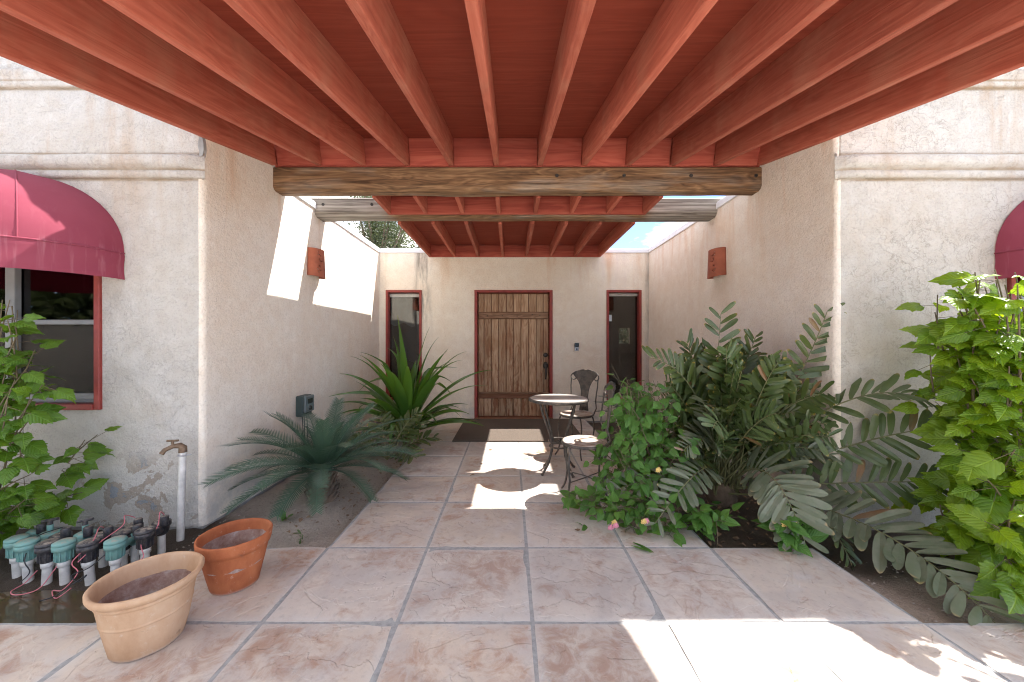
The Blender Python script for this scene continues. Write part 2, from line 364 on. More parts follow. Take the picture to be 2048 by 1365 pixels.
def stamped():
    """stamped concrete: slate ledges, pink and tan release colour, chalky edges"""
    k = NT('stamped_concrete'); p = k.pos(); r = k.rand()
    cb = k.n('ShaderNodeCombineXYZ'); k.put(cb.inputs[0], k.math('MULTIPLY', r, 9.0)); k.put(cb.inputs[1], k.math('MULTIPLY', r, 5.0))
    q = k.scale(p, (1, 1, 1), cb.outputs[0])
    led = k.noise(k.scale(q, (1, 1.2, 0)), 1.7, 6, 0.52, 0.5)
    steps = k.ramp(led, [(0.30, 0.0), (0.395, 0.05), (0.40, 0.3), (0.47, 0.33), (0.475, 0.55), (0.55, 0.6), (0.555, 0.8), (0.7, 1.0)])
    fine = k.noise(q, 28, 5, 0.65)
    c1 = k.noise(q, 3.6, 6, 0.62, 0.5); c2 = k.math('ADD', k.math('MULTIPLY', k.noise(k.scale(q, (1, 1, 1), (3, 8, 0)), 9.0, 6, 0.7, 0.8), 0.55), k.math('MULTIPLY', k.noise(k.scale(q, (1, 1, 1), (6, 1, 0)), 1.9, 4, 0.6, 0.4), 0.47))
    col = k.mix(k.ramp(c1, [(0.36, 0.0), (0.62, 1.0)]), (0.46, 0.405, 0.365), (0.575, 0.50, 0.425))
    col = k.mix(k.math('MULTIPLY', k.ramp(c2, [(0.50, 0.0), (0.62, 1.0)]), 0.8), col, (0.37, 0.235, 0.17))
    hs = k.n('ShaderNodeHueSaturation'); k.put(hs.inputs['Value'], k.math('ADD', 0.90, k.math('MULTIPLY', r, 0.20))); k.put(hs.inputs['Saturation'], k.math('ADD', 0.75, k.math('MULTIPLY', k.math('FRACT', k.math('MULTIPLY', r, 7.3)), 0.5))); k.put(hs.inputs['Color'], col); col = hs.outputs[0]
    c3 = k.noise(k.scale(q, (1, 1, 1), (11, 2, 0)), 5.0, 6, 0.66, 0.3)
    col = k.mix(k.math('MULTIPLY', k.ramp(c3, [(0.54, 0.0), (0.70, 1.0)]), 0.6), col, (0.56, 0.53, 0.505))
    ln = k.math('ABSOLUTE', k.math('SUBTRACT', led, 0.473))
    ln2 = k.math('ABSOLUTE', k.math('SUBTRACT', led, 0.553))
    msk = k.ramp(k.noise(q, 2.6, 4, 0.6), [(0.54, 0.0), (0.66, 1.0)])
    crk = k.math('MULTIPLY', k.math('MAXIMUM', k.ramp(ln, [(0.0, 1.0), (0.010, 0.0)]), k.ramp(ln2, [(0.0, 1.0), (0.012, 0.0)])), msk)
    col = k.mix(k.math('MULTIPLY', crk, 0.3), col, (0.27, 0.18, 0.14))
    u = k.sep(k.uv()); eu = k.math('MINIMUM', u[0], k.math('SUBTRACT', 1.0, u[0])); ev = k.math('MINIMUM', u[1], k.math('SUBTRACT', 1.0, u[1]))
    e = k.math('ADD', k.math('MINIMUM', eu, ev), k.math('MULTIPLY', k.math('SUBTRACT', fine, 0.5), 0.16))
    col = k.mix(k.math('MULTIPLY', k.math('SUBTRACT', 1.0, k.step(e, -0.01, 0.085)), 0.55), col, (0.58, 0.555, 0.52))
    col = k.mix(k.math('MULTIPLY', k.ramp(fine, [(0.30, 1.0), (0.46, 0.0)]), 0.25), col, (0.16, 0.11, 0.09))
    rough = k.math('ADD', 0.58, k.math('MULTIPLY', fine, 0.25))
    nb = k.bump(steps, 0.75, 0.012); nb = k.bump(fine, 0.35, 0.004, nb)
    return k.pbr(col, rough, nb, spec=0.3)
M['slab'] = stamped()
def grout():
    k = NT('grout'); p = k.pos(); f = k.noise(p, 30, 5, 0.7)
    return k.pbr(k.ramp(f, [(0.3, (0.25, 0.25, 0.245)), (0.6, (0.38, 0.38, 0.37))]), 0.95, k.bump(f, 0.5, 0.004))
M['grout'] = grout()
def soil(name, a, b, wet=None):
    k = NT(name); p = k.pos(); f = k.noise(p, 3.0, 6, 0.65); g = k.noise(p, 55, 6, 0.75); x, y, z = k.sep(p)
    c = k.mix(k.ramp(f, [(0.35, 0.0), (0.65, 1.0)]), a, b)
    c = k.mix(k.math('MULTIPLY', k.ramp(g, [(0.35, 1.0), (0.55, 0.0)]), 0.4), c, tuple(q * 0.5 for q in a))
    c = k.mix(k.math('MULTIPLY', k.ramp(k.noise(p, 160, 2, 0.5), [(0.62, 0.0), (0.72, 1.0)]), 0.6), c, (0.36, 0.32, 0.27))
    rough = 0.95
    if wet:
        w_ = wet(k, x, y, z, f); c = k.mix(w_, c, (0.062, 0.044, 0.030)); rough = k.math('SUBTRACT', 0.95, k.math('MULTIPLY', w_, 0.4))
    return k.pbr(c, rough, k.bump(k.math('ADD', g, f), 0.9, 0.02), spec=0.3)
M['soil_l'] = soil('bed_soil', (0.40, 0.34, 0.285), (0.50, 0.43, 0.365),
    lambda k, x, y, z, f: k.math('MULTIPLY', k.math('SUBTRACT', 1.0, k.step(x, -2.05, -1.72)), k.math('SUBTRACT', 1.0, k.step(y, 2.6, 2.9)), clamp=True))
M['soil_r'] = soil('bed_soil_dark', (0.29, 0.22, 0.165), (0.38, 0.30, 0.235),
    lambda k, x, y, z, f: k.math('MULTIPLY', k.step(k.math('ADD', y, k.math('MULTIPLY', f, 0.25)), 2.05, 2.22), 0.9))
M['ground'] = soil('desert_ground', (0.38, 0.33, 0.27), (0.46, 0.41, 0.34))
M['bounce_yard'] = plain('pale_bounce_concrete', (0.62, 0.585, 0.535), 0.9, var=0.15, sc=2, bump=0.3)  # kept pale so the added sheet throws light into the court
def water():
    k = NT('puddle_water')
    return k.pbr((0.085, 0.062, 0.036), 0.04, k.bump(k.noise(k.pos(), 14, 2, 0.5), 0.04, 0.01), spec=0.6)
M['water'] = water()
def clay(name, c0, c1, c2, pale):
    k = NT(name); p = k.obj(); x, y, z = k.sep(p)
    f = k.noise(k.scale(p, (1, 1, 0.5)), 9, 6, 0.65); g = k.noise(p, 26, 5, 0.7)
    c = k.ramp(f, [(0.30, c0), (0.52, c1), (0.74, c2)])
    c = k.mix(k.math('MULTIPLY', k.ramp(g, [(0.60, 0.0), (0.74, 1.0)]), 0.7), c, pale)
    c = k.mix(k.math('MULTIPLY', k.ramp(k.noise(p, 14, 4, 0.6), [(0.66, 0.0), (0.74, 1.0)]), 0.6), c, (0.14, 0.10, 0.075))
    c = k.mix(k.math('MULTIPLY', k.math('SUBTRACT', 1.0, k.step(z, 0.0, 0.02)), 0.6), c, (0.55, 0.47, 0.42))
    return k.pbr(c, 0.88, k.bump(k.noise(p, 60, 4, 0.6), 0.25, 0.003), spec=0.2)
M['buff'] = clay('buff_clay', (0.44, 0.265, 0.15), (0.53, 0.345, 0.215), (0.58, 0.41, 0.275), (0.60, 0.49, 0.40))
M['terra'] = clay('terracotta_clay', (0.29, 0.085, 0.035), (0.40, 0.13, 0.055), (0.46, 0.17, 0.075), (0.52, 0.36, 0.28))
def claycoat():
    k = NT('chalky_pot_inside'); p = k.obj(); f = k.noise(p, 12, 6, 0.7)
    return k.pbr(k.ramp(f, [(0.36, (0.23, 0.13, 0.10)), (0.52, (0.34, 0.24, 0.205)), (0.66, (0.47, 0.42, 0.39))]), 0.95, k.bump(f, 0.3, 0.004), spec=0.1)
M['potin'] = claycoat()
M['sconce'] = plain('sconce_clay', (0.33, 0.10, 0.055), 0.85, var=0.18, sc=10, bump=0.2)
def canvas():
    k = NT('burgundy_canvas'); p = k.pos(); x, y, z = k.sep(p)
    f = k.noise(p, 4, 5, 0.6); st = k.noise(k.scale(p, (30, 30, 1.2)), 1.0, 4, 0.6)
    c = k.mix(f, (0.225, 0.040, 0.066), (0.29, 0.066, 0.095))
    c = k.mix(k.math('MULTIPLY', k.ramp(st, [(0.56, 0.0), (0.7, 1.0)]), k.math('SUBTRACT', 0.42, k.math('MULTIPLY', k.step(z, 1.85, 1.9), 0.36))), c, (0.44, 0.20, 0.23))
    return k.pbr(c, 0.85, k.bump(k.noise(p, 320, 2, 0.5), 0.15, 0.001), spec=0.25, trans=(0.12, (0.45, 0.03, 0.06)))
M['canvas'] = canvas()
def mat_coir():
    k = NT('coir_mat'); p = k.pos(); f = k.noise(p, 120, 4, 0.8); g = k.noise(p, 3, 4, 0.6)
    c = k.mix(f, (0.055, 0.042, 0.034), (0.17, 0.135, 0.11)); c = k.mix(k.math('MULTIPLY', g, 0.3), c, (0.20, 0.17, 0.14))
    return k.pbr(c, 0.98, k.bump(f, 1.0, 0.006), spec=0.1)
M['coir'] = mat_coir()
def tabletop():
    k = NT('tile_table_top'); p = k.obj()
    ck = k.n('ShaderNodeTexBrick'); k.put(ck.inputs['Vector'], p); ck.offset = 0.0
    ck.inputs['Scale'].default_value = 1.0; ck.inputs['Brick Width'].default_value = 0.15; ck.inputs['Row Height'].default_value = 0.15
    ck.inputs['Mortar Size'].default_value = 0.003
    ck.inputs['Color1'].default_value = (0.46, 0.43, 0.40, 1); ck.inputs['Color2'].default_value = (0.36, 0.31, 0.27, 1); ck.inputs['Mortar'].default_value = (0.24, 0.23, 0.22, 1)
    c = k.mix(0.3, ck.outputs['Color'], k.ramp(k.noise(p, 12, 5, 0.6), [(0.3, (0.32, 0.27, 0.23)), (0.7, (0.5, 0.47, 0.44))]))
    return k.pbr(c, 0.35)
M['tabletop'] = tabletop()
def seatmat():
    k = NT('worn_seat'); p = k.obj(); f = k.noise(p, 11, 6, 0.65)
    return k.pbr(k.ramp(f, [(0.34, (0.22, 0.15, 0.10)), (0.5, (0.42, 0.34, 0.27)), (0.64, (0.50, 0.46, 0.41))]), 0.8)
M['seat'] = seatmat()
M['pvc'] = plain('pvc_pipe', (0.58, 0.57, 0.54), 0.5, var=0.22, sc=18)
def dusty(name, col, rough):
    k = NT(name); p = k.obj(); nz = k.sep(k.n('ShaderNodeNewGeometry').outputs['Normal'])[2]
    f = k.noise(p, 26, 6, 0.7); c = k.mix(f, tuple(q * 0.8 for q in col), tuple(min(1, q * 1.25) for q in col))
    d = k.math('MULTIPLY', k.math('ADD', k.step(nz, 0.6, 1.0), 0.22), k.ramp(k.noise(p, 45, 5, 0.7), [(0.40, 0.0), (0.62, 1.0)]))
    return k.pbr(k.mix(k.math('MULTIPLY', d, 0.8), c, (0.34, 0.29, 0.235)), rough, k.bump(f, 0.2, 0.002))
M['teal'] = dusty('teal_valve_plastic', (0.15, 0.33, 0.30), 0.65)
M['black'] = dusty('black_valve_plastic', (0.020, 0.022, 0.030), 0.5)
M['pink'] = plain('pink_wire', (0.58, 0.17, 0.20), 0.5)
M['blackwire'] = plain('black_wire', (0.02, 0.022, 0.026), 0.5)
M['brass'] = plain('tarnished_brass', (0.19, 0.13, 0.085), 0.6, metal=0.5, var=0.4, sc=40)
M['greybox'] = plain('green_grey_plastic', (0.045, 0.070, 0.068), 0.5, var=0.2)
M['greypanel'] = plain('pale_green_grey_panel', (0.14, 0.18, 0.18), 0.5)
M['lcd'] = plain('lcd_screen', (0.035, 0.042, 0.038), 0.25)
M['silver'] = plain('satin_silver', (0.42, 0.42, 0.43), 0.35, metal=0.3)
M['blackgloss'] = plain('black_gloss', (0.012, 0.012, 0.013), 0.2)
M['sticker'] = plain('white_sticker', (0.6, 0.66, 0.68), 0.7)

def leafmat(name, c0, c1, tcol, t=0.3, rough=0.42, vein=0.0, tip=None, spec=0.5, pale=None):
    k = NT(name); p = k.pos()
    ar = k.n('ShaderNodeAttribute'); ar.attribute_name = 'leafrand'
    r = k.math('FRACT', k.math('ADD', k.rand(), ar.outputs['Fac']))
    u, v, _ = k.sep(k.uv())
    f = k.math('ADD', k.math('MULTIPLY', r, 0.65), k.math('MULTIPLY', k.noise(p, 5, 3, 0.6), 0.5), clamp=True)
    c = k.mix(f, c0, c1); tc = k.mix(f, tuple(q * 0.7 for q in tcol), tcol)
    nb = None
    if vein:
        mid = k.math('ABSOLUTE', k.math('SUBTRACT', u, 0.5))
        sv = k.math('PINGPONG', k.math('ADD', k.math('MULTIPLY', v, 7.0), k.math('MULTIPLY', mid, -6.0)), 0.5)
        vn = k.math('MAXIMUM', k.ramp(mid, [(0.0, 1.0), (0.03, 0.0)]), k.math('MULTIPLY', k.ramp(sv, [(0.0, 1.0), (0.10, 0.0)]), 0.7))
        c = k.mix(k.math('MULTIPLY', vn, vein), c, tuple(min(1, q * 1.8 + 0.02) for q in c1))
        nb = k.bump(k.math('SUBTRACT', sv, vn), 0.35, 0.006)
    if tip:
        tm = k.math('MULTIPLY', k.step(k.math('ADD', v, k.math('MULTIPLY', k.noise(p, 30, 2, 0.5), 0.10)), 0.95, 1.04), k.step(r, 0.35, 0.65))
        c = k.mix(tm, c, tip)
        dead = k.step(k.math('FRACT', k.math('MULTIPLY', r, 37.0)), 0.982, 0.988)
        c = k.mix(dead, c, (0.24, 0.12, 0.055))
    if pale:
        d = k.noise(p, 18, 4, 0.6); c = k.mix(k.math('MULTIPLY', k.ramp(d, [(0.4, 0.0), (0.7, 1.0)]), 0.5), c, pale)
    return k.pbr(c, rough, nb, spec=spec, trans=(t, tc))
M['hib'] = leafmat('bright_lobed_leaf', (0.045, 0.145, 0.010), (0.20, 0.31, 0.014), (0.42, 0.58, 0.012), 0.46, 0.38, 0.5)
M['hib_d'] = leafmat('green_lobed_leaf', (0.032, 0.11, 0.014), (0.115, 0.225, 0.018), (0.28, 0.46, 0.012), 0.40, 0.36, 0.5)
M['lant'] = leafmat('lantana_leaf', (0.040, 0.130, 0.024), (0.115, 0.245, 0.045), (0.24, 0.46, 0.05), 0.38, 0.5, 0.35)
M['zam'] = leafmat('cardboard_palm_leaflet', (0.040, 0.078, 0.024), (0.105, 0.150, 0.048), (0.16, 0.23, 0.05), 0.2, 0.34, 0.0, (0.34, 0.24, 0.05), pale=(0.15, 0.18, 0.095))
M['zam_g'] = leafmat('greyed_palm_leaflet', (0.085, 0.115, 0.062), (0.165, 0.19, 0.115), (0.18, 0.22, 0.08), 0.18, 0.45, 0.0, (0.40, 0.30, 0.14), pale=(0.24, 0.24, 0.18))
M['zam_o'] = leafmat('olive_palm_leaflet', (0.026, 0.058, 0.016), (0.085, 0.120, 0.028), (0.15, 0.21, 0.04), 0.2, 0.32, 0.0, (0.40, 0.27, 0.04), pale=(0.12, 0.14, 0.055))
M['sago'] = leafmat('sago_leaflet', (0.034, 0.080, 0.054), (0.085, 0.150, 0.098), (0.11, 0.21, 0.09), 0.2, 0.4)
M['strap'] = leafmat('strap_leaf', (0.026, 0.080, 0.017), (0.075, 0.170, 0.026), (0.17, 0.34, 0.02), 0.28, 0.32, 0.0, (0.22, 0.20, 0.06))
M['olive'] = leafmat('tree_leaf', (0.042, 0.060, 0.024), (0.095, 0.115, 0.050), (0.14, 0.18, 0.05), 0.25, 0.5)
M['stem'] = plain('green_brown_stem', (0.13, 0.10, 0.055), 0.7, var=0.3)
M['rachis'] = plain('leaf_stalk', (0.15, 0.15, 0.065), 0.6, var=0.25)
M['bark'] = plain('rough_bark', (0.14, 0.10, 0.07), 0.95, var=0.4, sc=14, bump=1.0)
M['dead'] = plain('dry_leaf', (0.22, 0.14, 0.085), 0.9, var=0.35, sc=10)
M['petal_y'] = plain('yellow_petal', (0.66, 0.47, 0.14), 0.7)
M['petal_p'] = plain('pink_petal', (0.62, 0.22, 0.30), 0.7)
M['stone'] = plain('pebble', (0.30, 0.26, 0.22), 0.9, var=0.35, sc=6)

# ---------------------------------------------------------------- the place: ground, beds, paving
FY = 2.56            # front faces of the two wings
LX, RX = -2.12, 2.255  # courtyard side walls
DY = 6.0             # door wall
ga = MB(); ga.box(-400, 400, -400, 600, -0.5, -0.20)
tag(ga.build('ground', M['ground']), kind='structure')
dv = MB(); dv.box(-14, 14, -16, 1.03, -0.3, -0.004)  # unseen paving added behind the camera to bounce sunlight into the shade
tag(dv.build('bounce_ground', M['bounce_yard']), kind='structure')
def bed(name, m, x0, x1, y0, y1, fn, st=0.045):
    nu, nv = int((x1 - x0) / st), int((y1 - y0) / st)
    g = MB()
    def P(u, v):
        x = x0 + (x1 - x0) * u; y = y0 + (y1 - y0) * v
        z = -0.062 + 0.018 * mnoise.fractal(Vector((x * 3, y * 3, 0)), 1.0, 2.0, 4) + fn(x, y)
        return (x, y, min(z, -0.022) if abs(x - 0.055) < 1.35 else z)
    g.grid(P, nu, nv)
    return tag(g.build(name, m), kind='structure')
def dip_l(x, y):
    d = math.hypot((x + 2.42) / 0.62, (y - 1.80) / 0.30)
    return -0.05 * max(0, 1 - d * d) + 0.02 * max(0, 1 - abs(x + 1.5) / 0.5) * max(0, min(1, (y - 2.4) / 0.3))
bed('planting_bed_left', M['soil_l'], -5.0, -1.06, 1.58, 5.98, dip_l)
bed('planting_bed_right', M['soil_r'], 1.17, 5.2, 1.58, 5.98, lambda x, y: 0.022 * max(0, 1 - abs(y - 1.9) / 0.35))
wt = MB(); n = 40
wt.add([(-2.42, 1.79, -0.083)] + [(-2.42 + 0.62 * (1 + 0.12 * mnoise.noise(Vector((math.cos(i / n * 6.283) * 2, math.sin(i / n * 6.283) * 2, 3)))) * math.cos(i / n * 6.2832),
        1.79 + 0.185 * math.sin(i / n * 6.2832), -0.083) for i in range(n)], [(0, i + 1, (i + 1) % n + 1) for i in range(n)])
tag(wt.build('puddle_water', M['water']), kind='structure')

pv = MB()
pv.box(-1.10, 1.21, 2.24, 5.995, -0.16, -0.0050); pv.box(-1.72, 1.83, 1.64, 2.2399, -0.16, -0.0050); pv.box(-4.1, 4.2, 1.03, 1.6399, -0.16, -0.0050)
patio = tag(pv.build('patio', M['grout']), kind='structure')
XS = [-1.10, -0.50, 0.10, 0.69, 1.21]
YS = [2.24, 2.87, 3.44, 4.04, 4.64, 5.24, 5.99]
def slab(x0, x1, y0, y1, edges=''):
    g = 0.0095; x0 += g; x1 -= g; y0 += g; y1 -= g
    N = 12; b = MB(); tl = rnd(-0.0015, 0.0015); tx, ty = rnd(-.002, .002), rnd(-.002, .002)
    def P(u, v):
        x = x0 + (x1 - x0) * u; y = y0 + (y1 - y0) * v
        e = 0.0035; big = 0.014
        q = Vector((x * 9, y * 9, 1.7))
        for c, s_, ch in ((u == 0, -1, 'l'), (u == 1, 1, 'r')):
            if c: x += s_ * (mnoise.noise(q) * (big if ch in edges else e) - (0.004 if ch in edges else 0))
        for c, s_, ch in ((v == 0, -1, 'n'), (v == 1, 1, 'f')):
            if c: y += s_ * (mnoise.noise(q + Vector((5, 5, 5))) * (big if ch in edges else e))
        z = tl + tx * (u - .5) + ty * (v - .5) + 0.0022 * mnoise.fractal(Vector((x * 4, y * 4, tl * 999)), 1.0, 2.0, 3)
        if u in (0, 1) or v in (0, 1): z -= 0.003
        return (x, y, z)
    b.grid(P, N, N)
    ring = [i for i in range(N + 1)] + [j * (N + 1) + N for j in range(1, N + 1)] + [N * (N + 1) + i for i in range(N - 1, -1, -1)] + [j * (N + 1) for j in range(N - 1, 0, -1)]
    top = [b.v[i] for i in ring]; k = len(top)
    b.add(top + [(p[0], p[1], -0.05) for p in top], [(i, k + i, k + (i + 1) % k, (i + 1) % k) for i in range(k)], uvs=[(0.0, 0.5)] * (2 * k))
    b.build('slab', M['slab'], patio)
for j in range(len(YS) - 1):
    for i in range(4): slab(XS[i], XS[i + 1], YS[j], YS[j + 1], ('l' if i == 0 else '') + ('r' if i == 3 else ''))
XW = [-1.72] + XS + [1.83]
for i in range(6): slab(XW[i], XW[i + 1], 1.64, 2.24, 'lf' if i == 0 else 'rf' if i == 5 else '')
XF = [-4.1, -3.5, -2.9, -2.3, -1.72] + XS + [1.83, 2.43, 3.03, 3.63, 4.2]
for i in range(len(XF) - 1): slab(XF[i], XF[i + 1], 1.03, 1.64, '' if -1.8 < XF[i] < 1.8 else 'f')

# ---------------------------------------------------------------- house
house = empty('house', (0, DY, 0), 'cream stucco house with two wings around a recessed entry court', 'house')
def hpart(mb, name, m): return mb.build(name, m, house, (0, -DY, 0))
def sheet(path, z0, z1, holes, m, name, amp=0.005, zb=()):
    """a stuccoed wall face: gently uneven, openings left out. path = plan points, wall outside on the right-hand side"""
    zs = sorted(set([round(z0 + (z1 - z0) * i / 24, 4) for i in range(25)] + [h[2] for h in holes] + [h[3] for h in holes] + list(zb)))
    zs = [z for z in zs if z0 <= z <= z1]
    pts = []
    for (ax, ay), (bx, by) in zip(path[:-1], path[1:]):
        ln = math.hypot(bx - ax, by - ay); k = max(1, int(ln / 0.09)); ts = {i / k for i in range(k)}
        if ln > 0.3:
            for h in holes:
                for hb in h[:2]:
                    if abs(bx - ax) > abs(by - ay):
                        t = (hb - ax) / (bx - ax)
                        if 0 < t < 1: ts.add(t)
        for t in sorted(ts): pts.append((ax + (bx - ax) * t, ay + (by - ay) * t))
    pts.append(path[-1]); nrm = []
    for i, p in enumerate(pts):
        a, b = pts[max(0, i - 1)], pts[min(len(pts) - 1, i + 1)]
        d = Vector((b[0] - a[0], b[1] - a[1], 0)).normalized(); nrm.append(Vector((d.y, -d.x, 0)))
    g = MB(); nu = len(pts)
    vs = []
    for z in zs:
        for p, nn in zip(pts, nrm):
            q = Vector((p[0], p[1], z)); vs.append(q + nn * amp * mnoise.fractal(q * 1.7, 1.0, 2.0, 4))
    fs = []
    for j in range(len(zs) - 1):
        for i in range(nu - 1):
            cx, cy, cz = (pts[i][0] + pts[i + 1][0]) / 2, (pts[i][1] + pts[i + 1][1]) / 2, (zs[j] + zs[j + 1]) / 2
            if any(h[0] < cx < h[1] and h[2] < cz < h[3] and abs(cy - h[4]) < 0.02 for h in holes): continue
            fs.append((j * nu + i, j * nu + i + 1, (j + 1) * nu + i + 1, (j + 1) * nu + i))
    g.add(vs, fs, True)
    return hpart(g, name, m)
WL = (-4.02, -2.82, 0.775, 2.10, FY)        # facade window left
WR = (3.44, 4.64, 0.775, 2.10, FY)
r = 0.035
def arc(cx, cy, a0, a1): return [(cx + r * math.cos(R(a0 + (a1 - a0) * i / 4)), cy + r * math.sin(R(a0 + (a1 - a0) * i / 4))) for i in range(5)]
sheet([(-7, FY), (LX - r, FY)], -0.035, 2.5, [WL], M['facade_l'], 'wall')
sheet(arc(LX - r, FY + r, -90, 0) + [(LX, 3.56)], -0.035, 2.98, [], M['court'], 'wall')
sheet([(LX, 3.56), (LX, DY)], -0.035, 2.70, [], M['court'], 'wall')
SL = (-2.01, -1.43, 0.30, 2.085, DY); SR = (1.565, 2.13, 0.30, 2.085, DY); DO = (-0.575, 0.69, -0.03, 2.085, DY)
sheet([(LX, DY), (RX, DY)], -0.035, 2.70, [SL, SR, DO], M['entry'], 'wall')
sheet([(RX, DY), (RX, 3.56)], -0.035, 2.70, [], M['court'], 'wall')
sheet([(RX, 3.56)] + arc(RX + r, FY + r, 180, 270), -0.035, 2.98, [], M['court'], 'wall')
for x0, x1 in ((LX - 0.22, LX - 0.006), (RX + 0.006, RX + 0.22)):
    b = MB(); b.box(x0, x1, FY + 0.302, 3.555, 2.5, 2.975); hpart(b, 'wall_return', M['court'])
sheet([(RX + r, FY), (7, FY)], -0.035, 2.5, [WR], M['facade_r'], 'wall')
# parapets of the two wings, above the cornice
for x0, x1, m in ((-7, LX - 0.012, 'facade_l'), (RX + 0.012, 7, 'facade_r')):
    b = MB(); b.box(x0, x1, FY - 0.004, FY + 0.30, 2.46, 3.26 if x0 < 0 else 3.17, 0.018); hpart(b, 'parapet', M[m])
    s = 1 if x0 < 0 else -1; e = x1 if x0 < 0 else x0
    def mould_(prof, nm):
        b = MB(); nn = 60; vs = []; fs = []
        far = x0 if x0 < 0 else x1
        for i in range(nn + 1):
            t = i / nn; xx = far + (e - far) * t
            for (pr, z) in prof:
                q = Vector((xx * 3, z * 9, 0)); w_ = 0.004 * mnoise.noise(q)
                if t > 0.985: pr = pr * max(0.0, (1 - t) / 0.015) ** 0.5
                vs.append((xx + s * 0.02 * (t == 1), FY - pr - (w_ if pr > 0 else 0), z + w_))
        k = len(prof)
        for i in range(nn):
            for j in range(k - 1):
                f = (i * k + j, (i + 1) * k + j, (i + 1) * k + j + 1, i * k + j + 1); fs.append(f if s > 0 else f[::-1])
        b.add(vs, fs, True); hpart(b, nm, M[m])
    mould_([(-0.03, 2.365), (0.012, 2.37), (0.026, 2.385), (0.028, 2.41), (0.016, 2.424), (0.014, 2.432), (0.04, 2.442), (0.05, 2.462), (0.05, 2.505), (0.038, 2.522), (-0.03, 2.548)], 'cornice')
    mould_([(-0.03, 2.985), (0.018, 2.99), (0.03, 3.008), (0.026, 3.03), (0.03, 3.05), (0.04, 3.075), (0.038, 3.105), (0.02, 3.125), (-0.03, 3.14)], 'cornice')
    b = MB(); b.box(x0, x1, FY + 0.012, FY + 0.2, -0.35, -0.033); b.box(*((LX - 0.2, LX - 0.014) if s > 0 else (RX + 0.014, RX + 0.2)), FY + 0.2, DY, -0.35, -0.034)
    hpart(b, 'foundation', M['cement'])
b = MB(); b.box(LX, RX, DY + 0.012, DY + 0.2, -0.35, -0.033); hpart(b, 'foundation', M['cement'])
# cement repair at the corner of the left wing
b = MB(); pts = [(.012, .02), (.03, .03), (.038, -.01), (.040, -.06), (.034, -.10), (.014, -.118), (.016, -.08), (.004, -.04)]
b.add([(LX - 0.035 + p[0], FY - 0.012 + 0.35 * max(0, p[0] - .02), 2.63 + p[1]) for p in pts] + [(LX - 0.035 + p[0], FY + 0.02, 2.63 + p[1]) for p in pts],
      [tuple(range(8))[::-1]] + [(i, (i + 1) % 8, 8 + (i + 1) % 8, 8 + i) for i in range(8)]); hpart(b, 'cement_patch', M['cement'])
# roof deck, back and outer walls (close the rooms)
b = MB(); b.box(-7, LX - 0.03, FY + 0.31, 11, 2.62, 2.665); b.box(RX + 0.03, 7, FY + 0.31, 11, 2.62, 2.665); b.box(LX - 0.03, RX + 0.03, DY + 0.03, 11, 2.62, 2.665)
hpart(b, 'roof', M['roofing'])
b = MB(); b.box(-7.1, -7, FY, 11, -0.3, 2.66); b.box(7, 7.1, FY, 11, -0.3, 2.66)
HX0, HX1, HZ0, HZ1 = 3.24, 3.56, 1.20, 1.66
b.box(-7, HX0, 11, 11.1, -0.3, 2.66); b.box(HX1, 7, 11, 11.1, -0.3, 2.66); b.box(HX0, HX1, 11, 11.1, -0.3, HZ0); b.box(HX0, HX1, 11, 11.1, HZ1, 2.66)
hpart(b, 'back_wall', M['interior'])
b = MB(); b.box(-7, 7, DY + 0.21, 11, -0.19, 0.0); hpart(b, 'indoor_floor', M['interior'])
# partition inside the hall, what the right sidelight shows
b = MB(); b.box(0.9, 1.02, 7.4, 9.4, 0.0, 2.6); b.box(3.9, 4.0, 6.3, 11, 0.0, 2.6); hpart(b, 'partition', M['interior'])
# white metal coping
def coping(x0, x1, y0, y1):
    b = MB(); b.box(x0, x1, y0, y1, 2.688, 2.752, 0.004); hpart(b, 'coping', M['white_metal'])
    b2 = MB(); b2.box(x0 + 0.008, x1 - 0.008, y0 + 0.008, y1 - 0.008, 2.752, 2.764, 0.003)
    hpart(b2, 'coping', M['white_metal'])
coping(LX - 0.20, LX + 0.016, 3.57, DY + 0.2); coping(RX - 0.016, RX + 0.20, 3.57, DY + 0.2); coping(LX + 0.017, RX - 0.017, DY - 0.016, DY + 0.2)
# ---- door
door = empty('door', (0, 0, 0), 'weathered plank entry door with bare worn wood and dark stain', None); door.parent = house; door.location = (0, -DY, 0)
ft = MB(); ft.box(-0.575, -0.530, DY - 0.022, DY + 0.15, 0.0, 2.085, 0.004); ft.box(0.645, 0.69, DY - 0.022, DY + 0.15, 0.0, 2.085, 0.004); ft.box(-0.5295, 0.6445, DY - 0.022, DY + 0.15, 2.045, 2.085, 0.004)
hpart(ft, 'door_frame', M['redtrim'])
b = MB(); b.box(-0.575, 0.69, DY - 0.05, DY + 0.2, 0.0, 0.022, 0.004); hpart(b, 'threshold', M['rail'])
b = MB(); b.box(-0.53, 0.645, DY + 0.105, DY + 0.14, 0.0, 2.045); b.build('back_panel', M['rail'], door)
xs = [-0.519, -0.426, -0.304, -0.186, -0.061, 0.057, 0.182, 0.304, 0.430, 0.547, 0.632]
for i in range(10):
    for z0, z1 in ((0.032, 0.318), (0.425, 1.622), (1.737, 2.032)):
        b = MB(); dy = rnd(-0.003, 0.003)
        b.box(xs[i] + 0.0045, xs[i + 1] - 0.0045, DY + 0.072 + dy, DY + 0.104, z0, z1, 0.004); b.build('plank', M['door'], door)
b = MB(); b.box(-0.519, 0.632, DY + 0.052, DY + 0.104, 1.627, 1.732, 0.008); bt = b.build('batten', M['batten'], door)
b = MB(); b.box(-0.519, 0.632, DY + 0.062, DY + 0.104, 0.322, 0.398, 0.006); b.build('rail', M['rail'], door)
